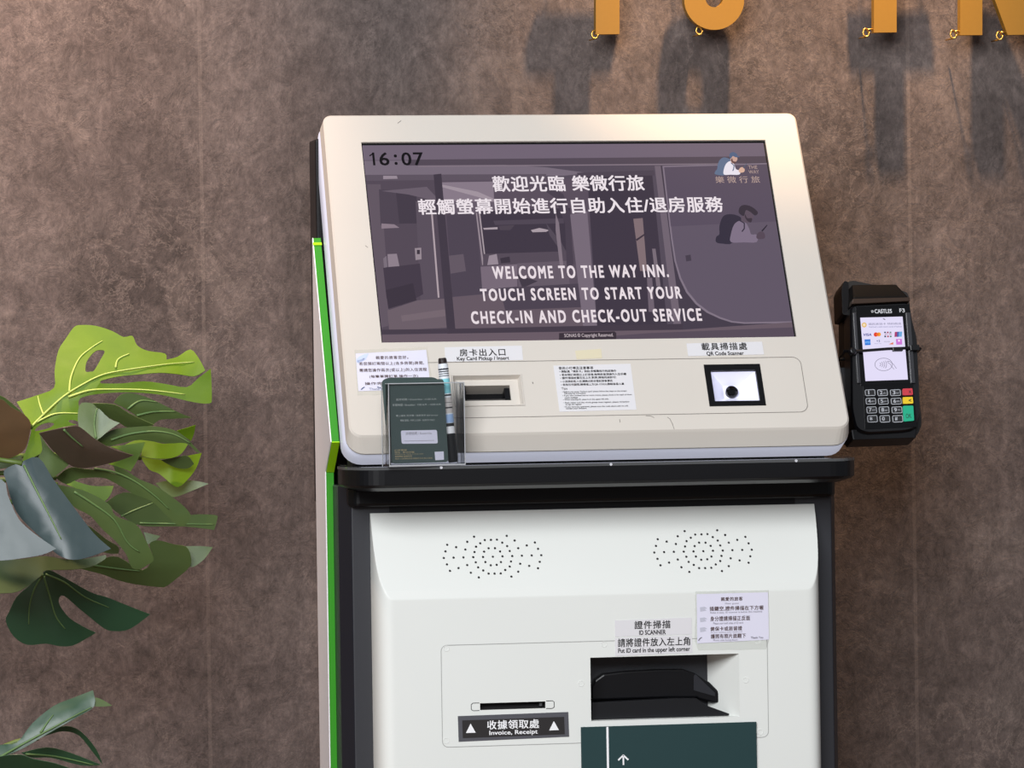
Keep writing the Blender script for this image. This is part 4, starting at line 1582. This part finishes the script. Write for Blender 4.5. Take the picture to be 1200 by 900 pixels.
# cradle behind, reaching back to the kiosk head
b = MB()
b.prism(T, ccw(round_poly(qpx(T, [(988, 334), (996, 331), (1062, 345), (1068, 400), (1078, 500), (1072, 514), (994, 516), (990, 470)], -.05), .006)), -.075, -.0405)
cr = b.build('cradle', mat('cradle_black', (12, 12, 14), .45), term, bevel=.002)
b = MB()
b.prism(T, ccw(round_poly(qpx(T, [(984, 340), (987, 332), (992, 333), (993, 372), (985, 372)], -.03), .003)), -.06, -.02)
b.build('cradle_ear', BLACK, cr, bevel=.0015)
b = MB()
l_, v_ = T.px(1030, 420, -.06)
b.box(T, .2705 - TO.x, l_, v_ - .06, v_ - .015, -.066, -.044)
b.build('mounting_arm', CHARC, cr)
b = MB()
b.prism(T, ccw(qpx(T, [(996, 505), (1074, 502), (1072, 514.5), (998, 517)], -.012)), -.0405, -.006)
b.build('cradle_shelf', BLACK, cr, bevel=.0015)

# ------------------------------------------------------------------ hung wall letters
LT = .012


def letter(name, label, polys, hooks, wires, holes=()):
    q = [ccw(qpx(LETTER, p, 0)) for p in polys]
    cx = sum(p[0] for p in q[0]) / len(q[0])
    low = min(p[1] for p in q[0])
    root = thing(name, label, 'wall letter', LETTER.p(cx, low, 0), 'ochre letters hung in front of the wall')
    bb = MB()
    hs = [ccw(qpx(LETTER, h, 0)) for h in holes]
    for p in q:
        bb.loft([[LETTER.p(a, c, -LT) for a, c in p], [LETTER.p(a, c, 0) for a, c in p]])
        bb.flat(LETTER, p, 0, hs)
        bb.flat(LETTER, p, -LT, hs, flip=True)
        for h in hs:
            bb.loft([[LETTER.p(a, c, 0) for a, c in h], [LETTER.p(a, c, -LT) for a, c in h]])
    bb.build('letter_face', OCHRE, root, merge=True)
    for hx, hy, ex, ey in hooks:
        u_, v_ = LETTER.px(hx, hy, -.006)
        e_, f_ = LETTER.px(ex, ey, -.006)
        bb = MB()
        cen = LETTER.p(u_, v_, -.006)
        bb.tube([cen + LETTER.u * (.0035 * math.cos(a)) + LETTER.v * (.0048 * math.sin(a)) + LETTER.n * (a * .0008) for a in [k_ * math.pi / 8 for k_ in range(17)]], .0013, 8)
        bb.tube([cen + LETTER.v * .004, LETTER.p(e_, f_, -.006)], .0013, 8)
        bb.tube([cen - LETTER.v * .0048, cen - LETTER.n * .03 - LETTER.v * .0045], .0011, 8)
        bb.build('eye_hook', BRASS, root, smooth=True)
    for wx, wy in wires:
        u_, v_ = LETTER.px(wx, wy, -.006)
        bb = MB()
        bb.tube([LETTER.p(u_, v_, -.006), LETTER.p(u_, 2.9, -.006)], .0009, 6)
        bb.build('hanging_wire', WIRE, root)
    return root


def Tpoly(x0, x1, yb, top=-92, bar=27, wing=29):
    return [(x0 - wing, top), (x1 + wing, top - 1), (x1 + wing, top + bar), (x1, top + bar), (x1, yb - .4), (x0, yb), (x0, top + bar), (x0 - wing, top + bar)]


letter('letter_t', 'ochre letter T hung high on the wall, left of the letter O', [Tpoly(698.3, 726, 40.3)], [(696.5, 40.5, 700, 37)], [(684, -92), (740, -92)])
oc = []
for i in range(40):
    a = 2 * math.pi * i / 40
    sy = -64 + (-28 if math.sin(a) < 0 else 0)
    oc.append((837 + 35.3 * math.cos(a), (-1 if math.sin(a) > 0 else -58) + (36 if math.sin(a) > 0 else 35) * math.sin(a)))
oh = []
for i in range(32):
    a = 2 * math.pi * i / 32
    oh.append((837 + 10.2 * math.cos(a), (-2 if math.sin(a) > 0 else -57) + 10.5 * math.sin(a)))
letter('letter_o', 'rounded ochre letter O between the two letters T on the wall', [oc], [(818.7, 36, 822, 31)], [(815, -80), (858, -80)], [oh])
letter('letter_t', 'ochre letter T hung on the wall above the card terminal', [Tpoly(1024.2, 1050.8, 38.2)], [(1014.2, 38.5, 1026, 34)], [(1006, -92), (1068, -92)])
letter('letter_n', 'ochre letter N cut off by the right edge of the photo', [[(1125.3, 41.3), (1151.2, 41), (1151.2, -40), (1181, 41), (1209, 40.5), (1209, -93), (1183, -93), (1183, -16), (1152, -92), (1125.3, -92)]],
       [(1116.5, 40.5, 1127, 36.5), (1170.5, 42, 1181, 37.5)], [(1133, -92), (1200, -92)])

# ------------------------------------------------------------------ the monstera
PB = Vector((-0.835, -0.06, 0))
plant = thing('monstera_plant', 'tall artificial monstera with split green leaves at the left against the wall', 'plant', PB)
b = MB()
b.lathe(PB, (0, 0, 1), [(0, .11), (.01, .12), (.30, .15), (.32, .155), (.325, .145), (.29, .14), (.285, .002)], 28)
b.build('pot', mat('pot_grey', (96, 94, 92), .6), plant, smooth=False)
TRUNK = [PB + Vector(p) for p in ((0, 0, .28), (.01, .01, .5), (-.005, 0, .75), (.005, -.01, 1.0), (0, -.02, 1.18), (.0, -.03, 1.32))]
b = MB()
b.tube(TRUNK, [.014, .013, .012, .011, .010, .008], 10)
b.build('trunk', STEM, plant, smooth=True)
cA = lambda pts: zoomed(pts, 0, 370, 4.6154)
cB = lambda pts: zoomed(pts, 0, 480, 6.4286)
cC = lambda pts: zoomed(pts, 120, 490, 6.4286)
cD = lambda pts: zoomed(pts, 0, 600, 5.625)
cE = lambda pts: zoomed(pts, 120, 600, 6.4286)
cF = lambda pts: zoomed(pts, 0, 760, 4.0)
cG = lambda pts: zoomed(pts, 0, 560, 4.389)


def leaf(outline, Y, gx=0.0, gz=0.0, rib=None, cup=0.0, holes=(), upper=True, veins=(), stem=None, wave=.002, n=3, label=None, face=None):
    """One leaf (or one lobe that hangs separately): Y is its distance, gx/gz its slant, cup its curl away from the rib."""
    out = [tuple(p) for p in smooth_poly(outline, n, True, True)]
    hol = [[tuple(p) for p in smooth_poly(h, n)] for h in holes]
    xs_, ys_ = [p[0] for p in outline], [p[1] for p in outline]
    mx_, my_ = (min(xs_) + max(xs_)) / 2, (min(ys_) + max(ys_)) / 2
    extra = []
    st = max(4.0, min(max(xs_) - min(xs_), max(ys_) - min(ys_)) / 9)
    y_ = min(ys_)
    while y_ < max(ys_):
        x_ = min(xs_)
        while x_ < max(xs_):
            q = (x_ + random.uniform(-.15, .15) * st, y_ + random.uniform(-.15, .15) * st)
            if in_poly(q, out) and min(edge_gap(q, h) for h in [out] + hol) > .45 * st:
                extra.append(q)
            x_ += st
        y_ += st
    ctr = on_y(mx_, my_, Y)
    rb = [on_y(*p, Y) for p in (rib or [(mx_, min(ys_)), (mx_, max(ys_))])]
    ph = random.uniform(0, 6)

    def surf(px_, py_):
        yy = Y
        for _ in range(4):
            q = on_y(px_, py_, yy)
            d2 = 1e9
            for i in range(len(rb) - 1):
                a, c = rb[i], rb[i + 1]
                ab = Vector((c.x - a.x, c.z - a.z))
                ap = Vector((q.x - a.x, q.z - a.z))
                t2 = max(0, min(1, ap.dot(ab) / max(1e-9, ab.length_squared)))
                d2 = min(d2, (ap - ab * t2).length)
            yy = Y + gx * (q.x - ctr.x) + gz * (q.z - ctr.z) + cup * (d2 - 4 * d2 * d2) + wave * math.sin(60 * q.x + 45 * q.z + ph)
        return on_y(px_, py_, yy)

    v, f = tri(out, hol, extra)
    bb = MB()
    bb.v = [surf(*p) for p in v]
    for t2 in f:
        a, c, d = [bb.v[i] for i in t2[:3]]
        nrm = (c - a).cross(d - a)
        toward = nrm.dot(CAM - a) > 0
        bb.f.append(tuple(t2) if toward else tuple(reversed(t2)))
        bb.m.append(0)
    mats_ = [face or LEAF_UP, LEAF_UN] if upper else [LEAF_UN, LEAF_UP]
    ob = bb.build('leaf', mats_, plant, smooth=True, solid=.0009)
    if label:
        ob['label'] = label
    if veins:
        bb = MB()
        for vn in veins:
            pts = [surf(*p) - CF * .0006 for p in [tuple(q) for q in smooth_poly(vn, 5, False)]]
            k_ = len(pts)
            bb.tube(pts, [.0014 * (1 - .65 * i / k_) for i in range(k_)], 6)
        bb.build('vein', LEAF_VEIN if not upper else mat('leaf_vein_dark', (96, 124, 72), .5), ob, smooth=True)
    if stem:
        p0 = surf(*stem[0])
        if len(stem) > 1:
            base = stem[1]
        else:
            zc = max(.95, min(1.28, p0.z - .02))
            base = Vector((PB.x, PB.y - .02, zc))
        mid = (p0 + base) / 2 + Vector((0, .0, .03))
        bb = MB()
        cs = [(1 - t3) ** 2 * p0 + 2 * t3 * (1 - t3) * mid + t3 ** 2 * base for t3 in [i / 8 for i in range(9)]]
        bb.tube(cs, .0028, 8)
        bb.build('leaf_stalk', STEM, plant, smooth=True)
    return ob


# top bright leaf, seen from below with light coming through it
leaf(cA([(170, 600), (130, 530), (90, 466), (200, 430), (292, 390), (295, 300), (315, 190), (355, 125), (400, 62), (440, 50), (520, 55), (610, 84), (668, 115), (716, 109), (742, 160), (800, 190), (892, 204), (900, 237), (960, 222), (1030, 182), (1078, 235), (1110, 296), (1050, 327), (960, 315), (860, 308), (740, 318), (640, 328), (548, 350), (546, 366), (660, 366), (780, 355), (900, 370), (1010, 386), (1070, 340), (1140, 286), (1146, 440), (1132, 474), (1050, 468), (950, 445), (850, 425), (700, 414), (560, 420), (465, 435), (424, 465), (432, 575), (330, 604), (212, 636), (232, 700), (224, 742), (115, 796), (150, 700)]),
     -.03, gx=-.12, gz=.30, rib=cA([(170, 600), (300, 480), (520, 350), (700, 300), (1100, 295)]), cup=.35, upper=False, n=3,
     holes=[cA([(463, 300), (468, 250), (500, 205), (530, 186), (566, 192), (545, 235), (510, 295), (490, 302)]), cA([(188, 622), (215, 592), (260, 578), (293, 584), (270, 605), (225, 618)]), cA([(370, 568), (395, 564), (423, 574), (420, 586), (390, 582)])],
     veins=[cA([(172, 598), (230, 540), (340, 440), (450, 370), (560, 318), (700, 290), (900, 262), (1050, 250)]), cA([(375, 415), (385, 330), (430, 230), (500, 170), (555, 135)]), cA([(235, 535), (215, 480), (205, 435)]),
            cA([(200, 575), (300, 530), (425, 528)]), cA([(370, 440), (480, 405), (600, 398), (800, 402), (1000, 425)]), cA([(625, 282), (640, 235), (700, 205)])],
     stem=[cA([(172, 600)])[0]], label='bright yellow-green leaf lit from above at the top of the plant')
# mint and yellow-green leaves behind
leaf(cC([(170, 200), (240, 170), (330, 160), (450, 192), (560, 185), (650, 188), (600, 262), (540, 295), (450, 306), (360, 300), (290, 285), (300, 230)]), .02, gz=.4, upper=False, cup=.2)
leaf(cC([(560, 95), (640, 72), (702, 52), (690, 120), (668, 172), (620, 140)]), .03, gz=-.3, upper=False)
leaf(cC([(60, 214), (180, 200), (322, 180), (300, 240), (262, 320), (213, 402), (130, 370), (45, 345), (140, 315), (228, 282), (140, 245)]), 0.0, gz=.3, upper=False)
leaf(cC([(285, 290), (440, 312), (600, 290), (748, 262), (705, 380), (640, 465), (575, 517), (520, 497), (430, 420), (350, 385)]), .04, gz=.35, gx=.1, upper=False, cup=.3, stem=[cC([(290, 300)])[0]])
leaf(cC([(440, 315), (560, 296), (640, 285), (690, 345), (640, 380), (560, 375), (490, 345)]), .03, gz=-.5, upper=True)
# dull green leaves in the middle
leaf(cA([(615, 470), (650, 430), (700, 418), (770, 432), (860, 470), (980, 530), (1035, 552), (930, 558), (860, 565), (800, 602), (740, 545), (690, 510)]), -.04, gx=.2, gz=-.35, rib=cA([(640, 470), (1030, 550)]), cup=.3,
     veins=[cA([(690, 505), (760, 460), (850, 468)]), cA([(740, 540), (830, 520), (950, 518)])])
leaf(cA([(428, 485), (480, 470), (525, 492), (590, 555), (648, 580), (590, 620), (520, 672), (470, 640), (425, 600)]), -.09, gx=-.2, gz=.25, upper=True, cup=.2, veins=[cA([(520, 665), (510, 580), (525, 500)])])
leaf(cA([(500, 475), (620, 482), (700, 530), (835, 592), (700, 606), (645, 578), (590, 552), (530, 500)]), -.08, gx=.1, gz=-.9, rib=cA([(500, 475), (835, 592)]), cup=.2)
leaf(cA([(525, 675), (600, 620), (700, 604), (820, 598), (930, 615), (1000, 655), (1085, 742), (1060, 735), (1005, 690), (900, 691), (760, 672), (660, 690), (590, 706), (555, 695)]), -.07, gx=.1, gz=-.35, rib=cA([(530, 680), (800, 628), (1000, 670), (1085, 742)]), cup=.25,
     veins=[cA([(600, 672), (700, 640), (830, 625), (940, 642), (1030, 690)])])
# leaf with a reddish brown reflection painted into its colour, folded green flank
leaf(cA([(212, 636), (300, 615), (400, 597), (445, 612), (520, 672), (610, 722), (722, 756), (640, 786), (500, 819), (420, 823), (365, 798), (285, 728)]), -.17, gx=.05, gz=-1.0, rib=cA([(330, 610), (440, 700), (720, 756)]), cup=.3,
     veins=[cA([(345, 615), (390, 660), (450, 710)])], face=LEAF_DUSK_SHEEN)
leaf(cB([(300, 178), (335, 240), (400, 320), (522, 410), (470, 460), (400, 512), (340, 440), (290, 362), (320, 300)]), -.15, gx=.5, gz=.2, upper=True, cup=.25)
# leaf at the frame's edge, its brown tint a painted-in reflection
leaf(cA([(-120, 480), (0, 452), (60, 495), (130, 535), (166, 580), (160, 640), (135, 720), (80, 760), (0, 782), (-120, 790)]), -.20, gx=.1, gz=-.7, cup=.15, rib=cA([(-120, 640), (160, 600)]), face=LEAF_BROWN_SHEEN, stem=[cA([(-60, 640)])[0]])
leaf(cA([(-120, 420), (0, 432), (70, 480), (130, 535), (60, 560), (-120, 560)]), -.12, gx=.1, gz=-.5)
leaf(cB([(-60, 380), (100, 365), (160, 340), (155, 400), (40, 440), (-60, 450)]), -.12, gz=.2)
# long green lobes
leaf(cB([(420, 515), (520, 440), (640, 448), (770, 460), (880, 490)]) + cC([(80, 352), (170, 390), (280, 460), (400, 510), (520, 590), (620, 670), (667, 735), (650, 782), (600, 816), (555, 800), (470, 720), (370, 625), (250, 580), (150, 520), (60, 470)]) + cB([(760, 512), (600, 520), (500, 562)]),
     -.11, gx=.15, gz=-.25, rib=cC([(-150, 330), (120, 410), (400, 590), (600, 800)]), cup=.25, veins=[cC([(-60, 380), (100, 410), (250, 480), (400, 590), (500, 685)])], stem=[cB([(425, 515)])[0]])
leaf(cB([(498, 562), (530, 530), (610, 552), (700, 575), (856, 574), (832, 640), (780, 692), (700, 640), (590, 600)]), .0, gz=.3, upper=False)
leaf(cB([(430, 565), (600, 600), (720, 650), (830, 720)]) + cE([(100, 30), (250, 90), (320, 200), (386, 350), (345, 395), (270, 433), (215, 410), (180, 320), (100, 220), (0, 130)]) + cB([(680, 800), (560, 735), (480, 640)]),
     -.13, gx=.15, gz=-.2, rib=cB([(430, 565), (700, 720), (900, 860), (1050, 1090)]), cup=.22, veins=[cB([(560, 620), (700, 710), (860, 830), (960, 1000), (1050, 1072)])], stem=[cB([(432, 566)])[0]])
leaf(cD([(480, 130), (560, 80), (700, 180), (780, 230), (780, 275), (700, 270), (600, 230)]), -.06, gx=.1, gz=-.2)
# far olive lobes
leaf(cC([(400, 490), (500, 470), (680, 470), (802, 494), (680, 545), (540, 596), (470, 560)]), .06, gz=.2, upper=True)
leaf(cC([(20, 640), (160, 560), (350, 600), (480, 700), (560, 790), (660, 730), (850, 730), (864, 765), (842, 842), (610, 816), (300, 812), (160, 745)]), .05, gz=-.1, gx=.1, upper=True, veins=[cC([(140, 740), (250, 690), (380, 640)]), cC([(280, 790), (500, 795), (840, 800)])], stem=[cC([(20, 650)])[0]])
leaf(cE([(310, 150), (380, 168), (438, 180), (400, 215), (340, 245)]), .03, gz=.2)
# big glossy leaves lower left, window reflection painted blue-grey into them
leaf([(5, 551), (24, 542), (45, 536), (62, 561), (87, 595), (110, 625), (130, 643), (107, 652), (85, 656), (66, 649), (50, 632), (35, 618), (22, 604), (14, 588), (8, 566)], -.21, gx=-.15, gz=.22, rib=[(26, 543), (45, 580), (62, 612), (80, 655)], cup=.4, face=LEAF_BLUE_SHEEN,
     veins=[[(28, 545), (44, 577), (60, 608), (72, 632)]], stem=[(26, 543)])
leaf([(-40, 560), (2, 562), (9, 580), (19, 603), (27, 614), (44, 628), (66, 643), (50, 650), (27, 654), (0, 657), (-40, 657)], -.23, gx=-.12, gz=.24, rib=[(-20, 560), (10, 620), (30, 652)], cup=.2, face=LEAF_BLUE_SHEEN, stem=[(-20, 562)])
leaf(cD([(-100, 330), (0, 318), (150, 310), (300, 290), (480, 316), (700, 283), (690, 312), (600, 360), (480, 379), (300, 385), (270, 420), (130, 520), (0, 536), (-100, 540)]), -.13, gz=.5, upper=True, cup=.1, stem=[cD([(-80, 430)])[0]])
# dark fan leaf below
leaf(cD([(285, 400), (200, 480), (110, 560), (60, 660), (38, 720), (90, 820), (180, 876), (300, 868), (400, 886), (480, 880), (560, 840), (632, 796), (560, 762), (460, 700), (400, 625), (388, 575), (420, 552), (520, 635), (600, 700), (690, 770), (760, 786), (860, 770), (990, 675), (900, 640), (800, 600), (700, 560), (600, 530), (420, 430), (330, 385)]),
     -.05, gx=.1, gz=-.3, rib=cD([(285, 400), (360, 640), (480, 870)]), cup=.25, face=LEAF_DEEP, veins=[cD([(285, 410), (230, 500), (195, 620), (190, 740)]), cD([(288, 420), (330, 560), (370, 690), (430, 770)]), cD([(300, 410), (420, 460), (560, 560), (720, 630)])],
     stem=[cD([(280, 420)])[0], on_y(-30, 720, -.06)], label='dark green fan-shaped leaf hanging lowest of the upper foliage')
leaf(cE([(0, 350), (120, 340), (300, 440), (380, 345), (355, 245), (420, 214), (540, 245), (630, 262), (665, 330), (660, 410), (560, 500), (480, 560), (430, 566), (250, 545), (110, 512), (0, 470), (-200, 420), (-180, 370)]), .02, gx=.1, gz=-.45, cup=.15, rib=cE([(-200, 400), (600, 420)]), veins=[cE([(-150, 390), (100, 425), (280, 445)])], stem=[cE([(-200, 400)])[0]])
leaf(cE([(600, 258), (720, 256), (832, 264), (770, 352), (690, 412), (655, 408), (668, 335)]), .04, gz=.3, gx=.1)
# lower leaf rising from the bottom left corner
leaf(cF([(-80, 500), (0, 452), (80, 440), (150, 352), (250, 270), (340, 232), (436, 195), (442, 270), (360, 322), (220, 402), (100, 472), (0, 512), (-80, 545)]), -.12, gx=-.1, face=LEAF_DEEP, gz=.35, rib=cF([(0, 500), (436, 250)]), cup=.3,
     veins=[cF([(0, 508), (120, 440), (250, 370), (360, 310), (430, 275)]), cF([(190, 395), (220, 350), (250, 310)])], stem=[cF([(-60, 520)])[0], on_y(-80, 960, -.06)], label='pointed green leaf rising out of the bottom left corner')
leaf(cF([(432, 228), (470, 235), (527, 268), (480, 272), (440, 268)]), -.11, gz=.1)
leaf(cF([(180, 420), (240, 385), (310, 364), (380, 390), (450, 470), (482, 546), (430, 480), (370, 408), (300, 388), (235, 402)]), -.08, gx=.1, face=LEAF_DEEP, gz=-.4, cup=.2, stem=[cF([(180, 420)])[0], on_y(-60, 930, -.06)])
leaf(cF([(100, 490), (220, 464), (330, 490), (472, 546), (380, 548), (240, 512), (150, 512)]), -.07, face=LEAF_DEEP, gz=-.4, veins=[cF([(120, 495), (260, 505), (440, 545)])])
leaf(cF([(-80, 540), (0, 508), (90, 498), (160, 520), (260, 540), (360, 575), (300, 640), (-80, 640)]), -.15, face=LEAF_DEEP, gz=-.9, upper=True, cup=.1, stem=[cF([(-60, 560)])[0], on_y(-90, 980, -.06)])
